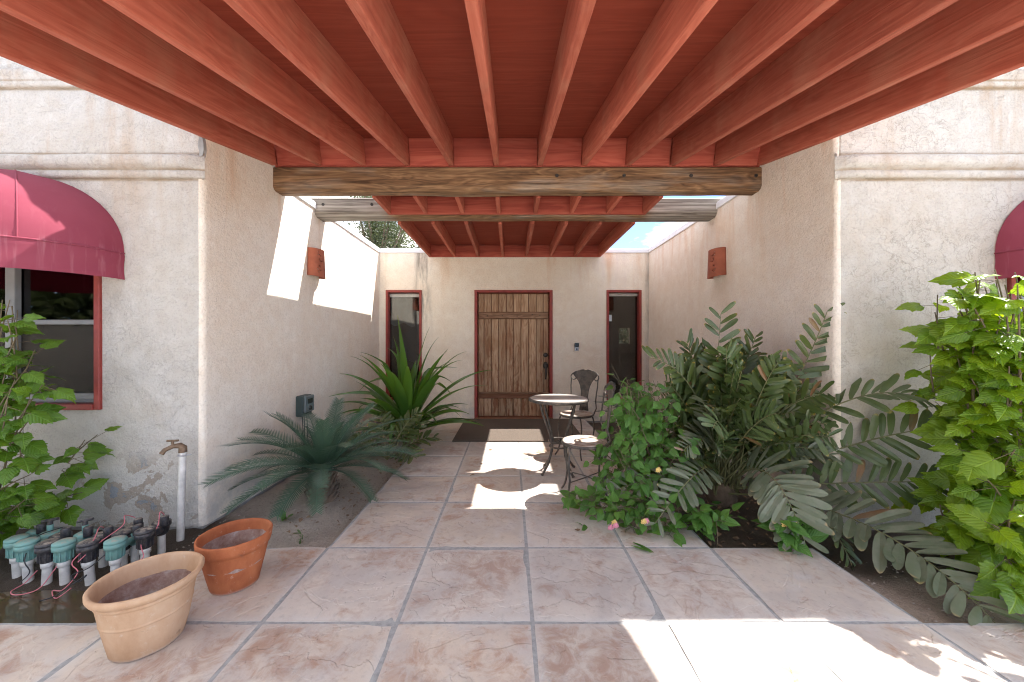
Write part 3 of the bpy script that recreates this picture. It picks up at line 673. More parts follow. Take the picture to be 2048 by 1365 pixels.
b = MB(); b.box(-0.519, 0.632, DY + 0.045, DY + 0.104, 0.399, 0.422, 0.006); b.build('batten', M['batten'], door)
for i in (1, 3, 5, 7, 8):
    b = MB(); b.lathe([(0.0, -0.004), (0.008, -0.003), (0.009, 0.002)], 8); o = b.build('nail', M['dark'], door); o.location = (xs[i] + 0.06, DY + 0.051, 1.68 + rnd(-.02, .02)); o.rotation_euler = (R(-90), 0, 0)
hx = 0.585
b = MB(); b.lathe([(0.0, 0.03), (0.022, 0.03), (0.036, 0.016), (0.038, 0.0)], 20); o = b.build('deadbolt', M['bronze'], door); o.location = (hx, DY + 0.072, 1.03); o.rotation_euler = (R(90), 0, 0)
b = MB(); b.lathe([(0.0, 0.022), (0.026, 0.022), (0.036, 0.010), (0.04, 0.0)], 20); o = b.build('handle_plate', M['bronze'], door); o.location = (hx, DY + 0.072, 0.86); o.rotation_euler = (R(90), 0, 0); o.scale = (1, 1.5, 1)
b = MB(); b.tube(bez((hx, DY + 0.05, 0.86), (hx, DY - 0.045, 0.76), (hx, DY + 0.045, 0.64), 10), [0.012, 0.014, 0.016, 0.017, 0.017, 0.017, 0.016, 0.014, 0.012, 0.011, 0.014], 10); b.build('handle', M['bronze'], door)
# ---- sidelights and facade windows
def window(H, name, fw=0.038, rec=0.06, sash=None, shade=None, fr='redtrim'):
    x0, x1, z0, z1, y = H
    wn = empty(name, (0, -DY, 0), None, None); wn.parent = house
    b = MB()
    b.box(x0, x0 + fw, y - 0.022, y + 0.12, z0, z1, 0.004); b.box(x1 - fw, x1, y - 0.022, y + 0.12, z0, z1, 0.004)
    b.box(x0 + fw, x1 - fw, y - 0.022, y + 0.12, z1 - fw, z1, 0.004); b.box(x0 + fw, x1 - fw, y - 0.03, y + 0.12, z0, z0 + fw, 0.004)
    b.build('frame', M[fr], wn)
    b = MB(); b.box(x0 + fw, x1 - fw, y + rec + 0.02, y + rec + 0.026, z0 + fw, z1 - fw); b.build('pane', M['glass'], wn)
    return wn
wn = window(SL, 'window')
b = MB(); b.grid(lambda u, v: (-1.965 + 0.40 * u, DY + 0.105 + 0.006 * math.sin(u * 20), 2.04 - (0.50 + 0.03 * math.sin(u * 9) + 0.02 * u) * v), 24, 10); b.build('window_shade', M['shade'], wn)
b = MB(); b.tube([(-1.97, DY + 0.10, 2.01), (-1.47, DY + 0.10, 2.01)], 0.035, 12); b.build('shade_roll', M['shade'], wn)
wn = window(SR, 'window')
b = MB(); b.tube([(1.605, DY + 0.10, 2.02), (2.09, DY + 0.10, 2.02)], 0.03, 12); b.build('shade_roll', M['shade'], wn)
b = MB(); b.box(1.625, 1.672, DY + 0.076, DY + 0.0795, 1.585, 1.69); b.build('sticker', M['sticker'], wn)
for H, mx in ((WL, -3.53), (WR, 4.15)):
    wn = window(H, 'window', 0.04, 0.075)
    x0, x1, z0, z1, y = H
    b = MB(); yy = y + 0.05
    b.box(mx - 0.035, mx + 0.035, yy, yy + 0.04, z0 + 0.04, z1 - 0.04, 0.004)
    b.box(x0 + 0.04, x1 - 0.04, yy + 0.002, yy + 0.038, z0 + 0.04, z0 + 0.105, 0.006)
    b.box(x0 + 0.04, x1 - 0.04, yy - 0.012, yy + 0.036, z0 + 0.04, z0 + 0.058, 0.003)
    b.box(x0 + 0.04, x1 - 0.04, yy + 0.002, yy + 0.038, 1.365, 1.40, 0.005); b.build('sash', M['alu'], wn)
    b = MB(); b.box(x0 + 0.04, x1 - 0.04, yy + 0.041, yy + 0.042, z0 + 0.10, 1.368); b.build('insect_screen', M['screen'], wn)

# ---------------------------------------------------------------- roofs and beams
SLP = 0.22; A = math.atan(SLP)
pr = empty('porch_roof', (0, 3.30, 2.815), 'red stained rafter porch roof sloping up over the foreground', 'roof'); pr.rotation_euler = (A, 0, 0)
RAFX = [LX + 0.026 + i * (RX - LX - 0.052) / 11 for i in range(12)]
rm = []
for q in range(4):
    b = MB(); L_ = 2.42; nn = 14; wv = [rnd(-1, 1) for _ in range(3)]
    vs = []; fs = []; hw = 0.0215
    for i in range(nn + 1):
        y = -L_ + L_ * i / nn; bx = 0.006 * math.sin(y * 1.1 + wv[0] * 3) * wv[1]; c = 0.004
        for (x, z) in ((-hw + c, 0), (hw - c, 0), (hw, c), (hw, .225), (-hw, .225), (-hw, c)):
            vs.append((x + bx, y, z + 0.0012 * mnoise.noise(Vector((x * 60, y * 5, z * 9 + q)))))
    for i in range(nn):
        for k in range(6): fs.append((i * 6 + k, i * 6 + (k + 1) % 6, i * 6 + 6 + (k + 1) % 6, i * 6 + 6 + k))
    fs += [tuple(range(6))[::-1], tuple(nn * 6 + k for k in range(6))]
    b.add(vs, [f[::-1] for f in fs]); rm.append(b.mesh('rafter', M['rafter']))
for i, x in enumerate(RAFX):
    link('rafter', rm[i % 4], pr, Matrix.Translation((x + rnd(-.004, .004), -0.004, 0)))
for i in range(11):
    b = MB(); b.box(RAFX[i] + 0.022, RAFX[i + 1] - 0.022, 0.0, 0.038, 0.001, 0.224, 0.002); b.build('blocking', M['header'], pr)
b = MB(); b.box(LX + 0.004, RX - 0.004, 0.0385, 0.075, -0.02, 0.2255); b.build('header', M['header'], pr)
b = MB(); b.box(LX + 0.004, RX - 0.004, -2.44, 0.26, 0.226, 0.242); b.build('deck', M['deck'], pr)
b = MB(); b.box(LX + 0.006, RX - 0.006, -2.46, 0.26, 0.2425, 0.258, 0.003); b.build('roofing', M['roofing'], pr)
er = empty('entry_roof', (0.075, 4.8, 2.615), 'lower red rafter roof between the weathered log beams and the entry wall', 'roof')
EX = [-1.31 + 0.0215 + i * (2.77 - 0.043) / 7 for i in range(8)]
eb = []
for y0, y1 in ((3.515, 3.955), (4.305, 5.945)):
    b = MB(); b.box(-0.0195, 0.0195, y0 - 4.8, y1 - 4.8, 0, 0.185, 0.003); eb.append(b.mesh('rafter', M['rafter']))
for me in eb:
    for x in EX: link('rafter', me, er, Matrix.Translation((x - 0.075 + rnd(-.004, .004), 0, rnd(-.002, .002))))
for y0 in (3.957, 5.947):
    b = MB(); b.box(-1.31 - 0.075, 1.46 - 0.075, y0 - 4.8, y0 + 0.036 - 4.8, -0.001, 0.184, 0.003); b.build('header', M['header'], er)
b = MB(); b.box(-1.385, 1.385, 3.515 - 4.8, 5.99 - 4.8, 0.187, 0.203); b.build('deck', M['deck'], er)
b = MB(); b.box(-1.40, 1.40, 3.52 - 4.8, 5.99 - 4.8, 0.2035, 0.24, 0.004); b.build('roofing', M['roofing'], er)
def log_beam(label, y0, y1, z0, z1, x0, x1, seed, bolts):
    root = empty('log_beam', ((x0 + x1) / 2, (y0 + y1) / 2, z0), label, 'beam', 'log beams across the entry court')
    b = MB(); nn = 90; vs = []; fs = []; W, Hh = (y1 - y0) / 2, z1 - z0; k = 12
    for i in range(nn + 1):
        x = (x0 - x1) / 2 + (x1 - x0) * i / nn
        n1 = mnoise.noise(Vector((x * 1.1, seed, 0))); n2 = mnoise.noise(Vector((x * 1.3, seed + 9, 4))); n3 = mnoise.noise(Vector((x * 7, seed, 7)))
        c1 = 0.040 + 0.022 * n1 + 0.005 * n3; c2 = 0.045 + 0.02 * n2; z = 0.006 * n2 + 0.003 * n3; fy = 0.004 * n3
        prof = [(-W + fy, Hh - .012), (-W + fy, c1), (-W + c1 * .45, c1 * .36 + z * .5), (-W + c1 * 1.1, z), (W - c2 * 1.1, z), (W - c2 * .45, c2 * .36 + z * .5), (W, c2), (W, Hh - .012), (W - .012, Hh), (-W + .012 + fy, Hh)]
        k = len(prof); vs += [(x, py, pz) for py, pz in prof]
    for i in range(nn):
        for j in range(k): fs.append((i * k + j, i * k + (j + 1) % k, i * k + k + (j + 1) % k, i * k + k + j))
    fs += [tuple(range(k)), tuple(nn * k + j for j in range(k))[::-1]]
    b.add(vs, [f[::-1] for f in fs]); b.build('log', M['log'], root)
    for bx in bolts:
        o = MB().lathe([(0.0, -0.001), (0.009, -0.001), (0.010, -0.004), (0.015, -0.005), (0.016, 0.003)], 12).build('bolt', M['dark'], root)
        o.location = (bx - (x0 + x1) / 2, -W - 0.002, 0.125); o.rotation_euler = (R(-90), 0, 0)
log_beam('brown log beam under the high end of the red porch roof', 3.31, 3.505, 2.605, 2.812, LX - 0.10, RX + 0.10, 3.1, (0.42, 1.02, 1.62, 2.20))
log_beam('grey weathered log beam nearer the entry door', 4.02, 4.26, 2.612, 2.812, LX - 0.12, RX + 0.12, 8.4, (-2.03, -1.50))

# ---------------------------------------------------------------- sconces, doorbell, controller
def sconce(label, X, sgn, y):
    root = empty('wall_sconce', (X, y, 1.945), label, 'wall light', 'terracotta wall sconces')
    b = MB(); cells = set()
    NU, NV = 30, 34
    for (u, v) in ((9, 26), (10, 26), (11, 25), (12, 25), (8, 9), (9, 9), (10, 8), (11, 8), (9, 6), (20, 26), (21, 27), (22, 27), (23, 26), (21, 21), (21, 22), (22, 21), (20, 21), (21, 17), (21, 18), (22, 17), (20, 17),
                   (21, 13), (21, 12), (22, 12), (20, 8), (21, 8), (22, 7), (23, 7), (23, 8), (10, 21), (10, 20), (11, 18), (12, 18), (13, 18), (10, 13), (10, 14), (9, 29), (21, 30), (22, 30)): cells.add((u, v))
    def P(u, v):
        a = math.pi * u; tp = 1.0 - 0.10 * v
        return (sgn * 0.112 * tp * math.sin(a) ** 0.8, -0.128 * tp * math.cos(a), 0.29 * v - 0.012 * math.sin(a) * (v < 0.5))
    b.grid(P, NU, NV, lambda i, j: (i, j) in cells)
    o = b.build('shade', M['sconce'], root); s = o.modifiers.new('thickness', 'SOLIDIFY'); s.thickness = 0.007; s.offset = -1 if sgn > 0 else 1
    b = MB(); b.box(*sorted((0.001 * sgn, 0.012 * sgn)), -0.05, 0.05, 0.10, 0.20, 0.003); b.build('back_plate', M['dark'], root)
sconce('pierced terracotta sconce on the left wall, in the sun patch', LX, 1, 3.99)
sconce('pierced terracotta sconce on the shaded right wall', RX, -1, 3.98)
db = empty('doorbell', (1.08, DY, 1.10), 'small black and silver video doorbell between the door and sidelight', 'doorbell')
b = MB(); b.box(-0.036, 0.036, -0.026, 0.0, 0.064, 0.128, 0.006); b.build('camera_face', M['blackgloss'], db)
b = MB(); b.box(-0.036, 0.036, -0.024, 0.0, 0.0, 0.0635, 0.006); b.build('body', M['silver'], db)
b = MB(); b.lathe([(0.0, 0.006), (0.012, 0.005), (0.014, 0.0)], 16); o = b.build('button', M['blackgloss'], db); o.location = (0, -0.024, 0.03); o.rotation_euler = (R(90), 0, 0)
ic = empty('irrigation_controller', (LX, 3.74, 0.50), 'dark green sprinkler timer box with small screen on the left wall', 'timer box')
b = MB(); b.box(0.0, 0.075, -0.085, 0.085, 0.0, 0.205, 0.008); b.build('case', M['greybox'], ic)
b = MB(); b.box(0.076, 0.100, -0.083, 0.083, 0.04, 0.202, 0.007); pn = b.build('panel', M['greypanel'], ic)
b = MB(); b.box(0.1005, 0.103, -0.04, 0.045, 0.125, 0.172); b.build('screen', M['lcd'], pn)
b = MB(); b.lathe([(0.0, 0.012), (0.022, 0.010), (0.024, 0.0)], 18); o = b.build('dial', M['lcd'], pn); o.location = (0.100, 0.0, 0.08); o.rotation_euler = (0, R(90), 0)
for i, dx in enumerate((-0.05, -0.01, 0.03)):
    b = MB(); b.tube(bez((0.05, dx, 0.0), (0.05 + rnd(-.01, .04), dx + rnd(-.05, .05), -0.3), (0.06, dx * 1.4, -0.56), 10), 0.005, 6); b.build('cable', M['blackwire'], ic)

# ---------------------------------------------------------------- awnings
def awning(label, c, m_):
    a, bb, h, zv, zr = 0.755, 0.55, 0.545, 1.672, 1.852
    root = empty('window_awning', (c, FY, zv), label, 'awning', 'burgundy dome awnings over the front windows')
    def pt(th, ph): return (a * math.cos(th) * math.cos(ph), -0.008 - bb * math.sin(th) * math.cos(ph), zr - zv + h * math.sin(ph))
    G = 4
    for g in range(G):
        b = MB()
        b.grid(lambda u, v: tuple(Vector(pt(math.pi * (g + u) / G, math.pi / 2 * v)) * 1.0 + Vector((0, 0, -0.012 * math.sin(math.pi * u) * math.cos(v * 1.5)))), 12, 14)
        b.build('canopy_panel', M['canvas'], root)
        if g:
            b = MB(); b.tube([pt(math.pi * g / G, math.pi / 2 * i / 16 * 0.99) for i in range(17)], 0.005, 6); b.build('seam', M['canvas'], root)
    b = MB()
    def V(u, v):
        th = math.pi * u; k = 1 + 0.012 * mnoise.noise(Vector((u * 9, v * 2, c))) * (v < 0.9)
        return (a * math.cos(th) * k, -0.008 - (bb * math.sin(th)) * k, (zr - zv) * v + 0.006 * mnoise.noise(Vector((u * 12, c, 0))) * (v < 0.1))
    b.grid(V, 64, 8); b.build('valance', M['canvas'], root)
    b = MB(); b.tube([(a * math.cos(math.pi * i / 40), -0.008 - bb * math.sin(math.pi * i / 40), zr - zv) for i in range(41)], 0.007, 6); b.build('frame_tube', M['canvas'], root)
awning('burgundy dome awning over the left window, partly in sunlight', -3.415, 0)
awning('burgundy dome awning at the right edge, behind the bright bush', 4.10, 0)

# ---------------------------------------------------------------- pots
def pot(name, label, loc, prof_o, prof_i, m, rz=0, tilt=0):
    root = empty(name, loc, label, 'plant pot', rz=rz)
    MB().lathe(prof_o, 64, wob=0.003).build('body', m, root)
    MB().lathe(prof_i, 64, wob=0.002).build('inside', M['potin'], root)
pot('clay_pot', 'empty buff clay pot with a ribbed rim in the foreground', (-1.505, 1.54, 0.001),
    [(0.0, 0.0), (0.108, 0.0), (0.116, 0.006), (0.130, 0.07), (0.1425, 0.135), (0.1432, 0.1395), (0.1452, 0.1415), (0.1456, 0.1455), (0.1442, 0.1485), (0.1450, 0.153), (0.1540, 0.205), (0.155, 0.212), (0.1555, 0.217), (0.160, 0.220), (0.161, 0.226), (0.158, 0.229), (0.163, 0.234), (0.174, 0.243), (0.180, 0.254), (0.180, 0.266), (0.174, 0.273), (0.166, 0.271), (0.161, 0.262), (0.156, 0.235), (0.150, 0.20)],
    [(0.1505, 0.203), (0.134, 0.10), (0.116, 0.035), (0.10, 0.03), (0.0, 0.028)], M['buff'], 0.6)
pot('terracotta_pot', 'empty orange terracotta pot with a plain collar, behind the buff pot', (-1.415, 1.905, 0.001),
    [(0.0, 0.0), (0.094, 0.0), (0.104, 0.005), (0.119, 0.065), (0.133, 0.13), (0.144, 0.19), (0.1455, 0.194), (0.153, 0.197), (0.158, 0.215), (0.163, 0.252), (0.162, 0.258), (0.157, 0.261), (0.152, 0.258), (0.149, 0.24), (0.144, 0.205)],
    [(0.1445, 0.208), (0.131, 0.12), (0.11, 0.05), (0.096, 0.03), (0.0, 0.028)], M['terra'], 2.0)

# ---------------------------------------------------------------- mat, table, chairs
mb = MB(); mb.box(-0.72, 0.945, 4.60, 5.93, 0.003, 0.016, 0.004)
tag(mb.build('door_mat', M['coir']), 'large dark brown coir mat in front of the plank door', 'door mat')
TX, TY = 0.465, 3.55
tb = empty('bistro_table', (TX, TY, 0), 'round iron bistro table with a pale tiled top', 'table', rz=0.35)
MB().lathe([(0.0, 0.706), (0.268, 0.706), (0.272, 0.704)], 48).build('table_top', M['tabletop'], tb)
MB().lathe([(0.268, 0.7045), (0.277, 0.708), (0.285, 0.704), (0.286, 0.682), (0.278, 0.678), (0.268, 0.684)], 48).build('rim', M['iron'], tb)
for k in range(4):
    a = math.pi / 2 * k + 0.25; c, s_ = math.cos(a), math.sin(a)
    P_ = [(0.225, 0.685), (0.205, 0.60), (0.155, 0.48), (0.105, 0.37), (0.082, 0.27), (0.092, 0.18), (0.135, 0.085), (0.19, 0.02), (0.205, 0.004)]
    pts = []
    for i in range(len(P_) - 1):
        for j in range(3):
            t = j / 3; pts.append((P_[i][0] * (1 - t) + P_[i + 1][0] * t, P_[i][1] * (1 - t) + P_[i + 1][1] * t))
    pts.append(P_[-1])
    b = MB(); b.tube([(q * c, q * s_, z) for q, z in pts], [0.0115] * (len(pts) - 3) + [0.012, 0.014, 0.017], 8); b.build('leg', M['iron'], tb)
def ring(rr, z, tr, name, parent, n=36, cx=0, cy=0):
    b = MB(); b.tube([(cx + rr * math.cos(2 * math.pi * i / n), cy + rr * math.sin(2 * math.pi * i / n), z) for i in range(n + 1)], tr, 6, False); return b.build(name, M['iron'], parent)
ring(0.092, 0.30, 0.008, 'ring', tb); ring(0.084, 0.245, 0.008, 'ring', tb)
def chair(label, x, y, face):
    root = empty('bistro_chair', (x, y, 0), label, 'chair', 'iron bistro chairs by the table', rz=face - math.pi / 2)   # local +Y = front
    MB().lathe([(0.0, 0.448), (0.12, 0.449), (0.165, 0.456), (0.178, 0.454), (0.180, 0.446)], 40).build('seat', M['seat'], root)
    MB().lathe([(0.180, 0.452), (0.187, 0.447), (0.187, 0.432), (0.180, 0.428), (0.172, 0.432)], 40).build('seat_rim', M['iron'], root)
    for sx, sy in ((-1, 1), (1, 1), (-1, -1), (1, -1)):
        b = MB(); b.tube(bez((sx * .120, sy * .125, .435), (sx * .165, sy * .15, .33), (sx * .128, sy * .13, .17), 7)[:-1] + bez((sx * .128, sy * .13, .17), (sx * .125, sy * .14, .06), (sx * .165, sy * .175, .004), 6), 0.0085, 8); b.build('leg', M['iron'], root)
    for sx in (-1, 1):
        b = MB(); b.tube([(sx * .128, .131, .16), (0, 0, .165 + .008 * sx), (-sx * .128, -.131, .16)], 0.005, 6); b.build('stretcher', M['iron'], root)
    def ybk(z): return -0.168 - 0.16 * max(0, z - 0.46) ** 1.3
    Wd = [(0.462, .060), (0.52, .050), (0.60, .044), (0.68, .050), (0.74, .064), (0.79, .090), (0.83, .125), (0.86, .150), (0.88, .158), (0.90, .135), (0.913, .095), (0.92, .05)]
    b = MB(); vs = []; fs = []; K = 8
    for z, hw in Wd:
        for i in range(K + 1):
            u = -1 + 2 * i / K; zz = z - 0.0 * u; vs.append((hw * u, ybk(z) + 0.05 * (hw * u) ** 2 / 0.025 * 0.5, zz))
    m_ = K + 1
    for j in range(len(Wd) - 1):
        for i in range(K): fs.append((j * m_ + i, j * m_ + i + 1, (j + 1) * m_ + i + 1, (j + 1) * m_ + i))
    b.add(vs, fs, True); o = b.build('backrest', M['iron'], root); so_ = o.modifiers.new('t', 'SOLIDIFY'); so_.thickness = 0.005; so_.offset = 0
    for s_ in (-1, 1):
        yy = lambda q, z: ybk(z) + 0.05 * q * q / 0.025 * 0.5
        b = MB(); b.tube([(s_ * (.170 if z > .7 else .150 + .02 * (z - .43) / .4), yy(.17, z) if z > .5 else -0.11 - (z - .43) * .9, z) for z in (.43, .50, .58, .66, .74, .82)], 0.0075, 8); b.build('back_post', M['iron'], root)
        sp = []
        for i in range(26):
            t = i / 25; a = math.pi * 0.62 - t * 2.15 * math.pi; rr = 0.045 * (1 - 0.62 * t)
            px = .140 + rr * math.cos(a) + 0.0; pz = .838 + rr * math.sin(a); sp.append((s_ * px, yy(px, pz) - 0.002, pz))
        arcs = [(s_ * (.02 + .11 * i / 6), yy(.1, .9) - .002, .921 - .042 * (i / 6) ** 2.2) for i in range(6)]
        b = MB(); b.tube(arcs + sp, 0.0075, 6); b.build('scroll', M['iron'], root)
chair('iron bistro chair with fan-shaped back beyond the table, by the wall', 0.735, 4.10, math.atan2(-0.42, -0.36))
chair('iron bistro chair in front, half hidden by the leafy bush', 0.60, 2.96, math.atan2(0.05, -0.6))

# ---------------------------------------------------------------- faucet and irrigation valves
fc = empty('garden_faucet', (-2.165, 2.43, -0.07), 'tarnished garden tap on a white standpipe at the wing corner', 'tap')
b = MB(); b.tube([(0, 0, 0), (0.004, 0.004, 0.3), (0.008, 0.01, 0.585)], 0.0205, 14); b.build('pipe', M['pvc'], fc)
b = MB(); b.tube([(0.008, 0.01, 0.585), (0.008, 0.01, 0.615), (-0.004, 0.0, 0.632), (-0.03, -0.02, 0.632), (-0.06, -0.045, 0.615), (-0.072, -0.055, 0.592)], [0.024, 0.024, 0.019, 0.014, 0.0135, 0.015], 12); b.build('spout', M['brass'], fc)
b = MB(); b.tube([(-0.03, -0.02, 0.63), (-0.034, -0.018, 0.668)], 0.008, 8); b.tube([(-0.066, -0.024, 0.668), (-0.002, -0.012, 0.668)], 0.007, 6); b.build('handle', M['brass'], fc)
b = MB(); b.tube([(0.008 + 0.0245 * math.cos(i / 3), 0.01 + 0.0245 * math.sin(i / 3), 0.565) for i in range(20)], 0.005, 6); b.tube([(0.03, 0.01, 0.565), (0.06, 0.012, 0.57)], 0.005, 6); b.build('clamp', M['silver'], fc)
def valve(label, x, y, cap, handle, sol, tilt=0.0, hh=0.0):
    root = empty('irrigation_valve', (x, y, -0.10), label, 'irrigation valve', 'row of irrigation valves', rz=rnd(-0.25, 0.15))
    m = M[cap]; z0 = 0.125 + hh; dx, dy = -0.06, 0.135
    b = MB(); b.tube([(0, 0, 0), (tilt, 0, z0)], 0.0205, 14); b.build('pipe', M['pvc'], root)
    b = MB(); b.lathe([(0.021, 0), (0.026, 0.002), (0.027, 0.03), (0.022, 0.032)], 16, tilt, 0, z0 - 0.012); b.build('collar', M['pvc'], root)
    b = MB(); P_ = [(0.026, 0.0), (0.031, 0.006), (0.034, 0.035), (0.038, 0.062), (0.046, 0.066), (0.047, 0.086), (0.0445, 0.088), (0.0445, 0.092), (0.047, 0.094), (0.046, 0.104), (0.03, 0.112), (0.0, 0.114)]
    b.lathe(P_, 24, tilt, 0, z0 + 0.018)
    for k in range(12):
        a = k / 12 * 6.2832; b.box(-0.002, 0.002, 0.031, 0.0385, 0.008, 0.058, 0, Matrix.Translation((tilt, 0, z0 + 0.018)) @ Matrix.Rotation(a, 4, 'Z'))
    b.build('body', m, root)
    b = MB(); b.tube([(tilt, 0, z0 + 0.06), (dx * .5, dy * .5, z0 + 0.066), (dx, dy, z0 + 0.055)], [0.026, 0.022, 0.028], 12); b.build('bridge', m, root)
    b = MB(); b.tube([(dx, dy, 0.0), (dx, dy, z0 + 0.03)], 0.0195, 12); b.build('pipe', M['pvc'], root)
    b = MB(); b.lathe([(0.022, 0.0), (0.034, 0.01), (0.038, 0.05), (0.046, 0.054), (0.046, 0.078), (0.03, 0.086), (0.0, 0.087)], 20, dx, dy, z0 + 0.02); b.build('bonnet', m, root)
    if sol:
        b = MB(); b.lathe([(0.019, 0.0), (0.021, 0.004), (0.021, 0.05), (0.018, 0.056), (0.0, 0.057)], 16, dx + 0.045, dy - 0.02, z0 + 0.09); b.build('solenoid', M['black'], root)
    if handle:
        b = MB(); b.tube([(dx, dy, z0 + 0.1), (dx, dy, z0 + 0.145)], 0.014, 10); b.build('valve_stem', m, root)
        b = MB(); b.tube([(dx, dy, z0 + 0.14), (dx, dy, z0 + 0.17)], 0.012, 8); b.tube([(dx - 0.036, dy - 0.01, z0 + 0.166), (dx + 0.036, dy + 0.01, z0 + 0.176)], 0.0085, 8); b.build('handle', M['black'], root)
valve('leftmost teal-capped irrigation valve on white pipe', -2.75, 2.07, 'teal', False, True, -0.008)
valve('teal-capped irrigation valve, second from the left end', -2.645, 2.035, 'teal', True, False, -0.01)
valve('black irrigation valve between two teal ones at the left', -2.53, 2.02, 'black', False, True, 0.006)
valve('teal irrigation valve with a black tee handle in mid row', -2.44, 2.03, 'teal', True, True, -0.006)
valve('first black irrigation valve in the tangle of wires', -2.30, 2.03, 'black', False, True, -0.01)
valve('second black irrigation valve, right of the tangled wires', -2.25, 2.15, 'black', False, True, 0.0, -0.01)
valve('rightmost teal-capped irrigation valve, behind the buff pot', -2.185, 2.05, 'teal', False, True)
valve('black irrigation valve at the right end of the row', -2.10, 2.13, 'black', False, True, 0.0, 0.015)
def wire(m, pts, label):
    cr = []; P_ = [Vector(p) for p in pts]; P_ = [P_[0]] + P_ + [P_[-1]]
    for i in range(1, len(P_) - 2):
        for j in range(8):
            t = j / 8; a, b_, c, d = P_[i - 1:i + 3]
            cr.append(0.5 * ((2 * b_) + (c - a) * t + (2 * a - 5 * b_ + 4 * c - d) * t * t + (3 * b_ - a - 3 * c + d) * t ** 3))
    b = MB(); b.tube(cr, 0.0026, 5); tag(b.build('wire', M[m]), label, 'wire', 'loose irrigation wires')
wire('pink', [(-2.475, 2.05, 0.05), (-2.47, 2.0, 0.0), (-2.485, 1.95, -0.06), (-2.56, 1.925, -0.075), (-2.63, 1.95, -0.075), (-2.62, 2.0, -0.06), (-2.575, 2.02, 0.0)], 'pink wire looped on the wet soil below the left valves')
wire('pink', [(-2.36, 2.16, 0.15), (-2.33, 2.10, 0.19), (-2.28, 2.02, 0.15), (-2.33, 1.97, 0.07), (-2.29, 1.96, 0.02), (-2.33, 1.93, -0.05), (-2.41, 1.95, -0.07), (-2.33, 1.90, -0.075), (-2.27, 1.92, -0.03)], 'pink wire draped over the first black valve')
wire('pink', [(-2.31, 2.28, 0.16), (-2.29, 2.20, 0.21), (-2.24, 2.14, 0.18), (-2.27, 2.04, 0.13), (-2.31, 1.97, 0.06)], 'pink wire arching between the two black valves')
wire('pink', [(-2.12, 2.27, 0.18), (-2.10, 2.22, 0.22), (-2.06, 2.16, 0.16), (-2.09, 2.10, 0.1), (-2.05, 2.07, 0.04), (-2.08, 2.05, 0.02)], 'pink wire hanging from the rightmost black valve')
wire('blackwire', [(-2.66, 2.2, 0.14), (-2.67, 2.08, 0.14), (-2.61, 1.99, 0.07), (-2.57, 1.98, 0.01), (-2.61, 1.97, -0.04)], 'black wire trailing down between the left teal valves')
wire('blackwire', [(-2.19, 2.0, 0.09), (-2.24, 1.97, 0.04), (-2.31, 1.95, 0.01), (-2.25, 1.93, -0.01), (-2.22, 1.94, 0.02), (-2.29, 1.92, -0.03), (-2.35, 1.91, -0.07), (-2.40, 1.88, -0.078)], 'knotted black wire at the foot of the black valves')

# ---------------------------------------------------------------- leaf shapes
def leaf_mesh(name, m, half, fold=0.18, droop=0.25, cup=0.0, wav=0.0, seed=0):
    """half outline [(x, y)] from base to tip; unit length along +Y, normal +Z, folded at the midrib"""
    b = MB(); vs = []; uv = []; fs = []
    rr = random.Random(seed); W = max(x for x, y in half)
    for side in (-1, 1):
        o = len(vs)
        for x, y in half:
            x2 = x * rr.uniform(.93, 1.07)
            zc = -droop * y * y
            vs.append((0, y if 0 <= y <= 1 else max(0, min(1, y)), -droop * max(0, min(1, y)) ** 2)); uv.append((0.5, y))
            mx = x2 * .55; vs.append((side * mx, y, zc + fold * mx - cup * mx * mx * 3 + wav * math.sin(y * 17 + seed) * mx)); uv.append((0.5 + side * .5 * mx / W, y))
            vs.append((side * x2, y, zc + fold * x2 - cup * x2 * x2 * 3 + wav * math.sin(y * 17 + seed + 1) * x2)); uv.append((0.5 + side * .5 * x2 / W, y))
        for i in range(len(half) - 1):
            a, c = o + i * 3, o + i * 3 + 3
            for k in (0, 1):
                f = (a + k, a + k + 1, c + k + 1, c + k); fs.append(f if side > 0 else f[::-1])
    b.add(vs, fs, True, uv)
    b.v = [tuple(p) for p in b.v]; return b
HIB = [(.02, .0), (.20, -.07), (.34, .05), (.40, .20), (.36, .24), (.46, .40), (.37, .42), (.34, .50), (.27, .56), (.27, .64), (.18, .70), (.17, .77), (.09, .84), (.0, 1.0)]
HIB2 = [(.02, .0), (.18, -.05), (.32, .06), (.38, .18), (.35, .22), (.38, .34), (.34, .38), (.34, .5), (.27, .55), (.25, .66), (.17, .71), (.14, .82), (.06, .9), (.0, 1.0)]
hibm = {}
for key in ('hib', 'hib_d'):
    hibm[key] = [leaf_mesh('leaf', M[key], h, rnd(.1, .4), rnd(.1, .45), 0.3, .10, i).mesh('leaf', M[key]) for i, h in enumerate((HIB, HIB2, HIB, HIB2, HIB, HIB2))]
LAN = [(.02, .0), (.20, .02), (.32, .14), (.36, .28), (.34, .45), (.26, .63), (.15, .80), (.06, .92), (.0, 1.0)]
lanm = [leaf_mesh('leaf', M['lant'], LAN, rnd(.1, .4), rnd(.15, .5), 0.2, .06, i).mesh('leaf', M['lant']) for i in range(5)]
ZAM = [(.010, .0), (.05, .06), (.088, .2), (.112, .42), (.120, .65), (.110, .82), (.08, .93), (.04, .985), (.0, 1.0)]
zamb = [leaf_mesh('leaflet', M['zam'], ZAM, rnd(-.1, .5), rnd(-.12, .42), 0.5, rnd(0, .12), i) for i in range(9)]
zamm = {k_: [b.mesh('leaflet', M[k_]) for b in zamb] for k_ in ('zam', 'zam_g', 'zam_o')}
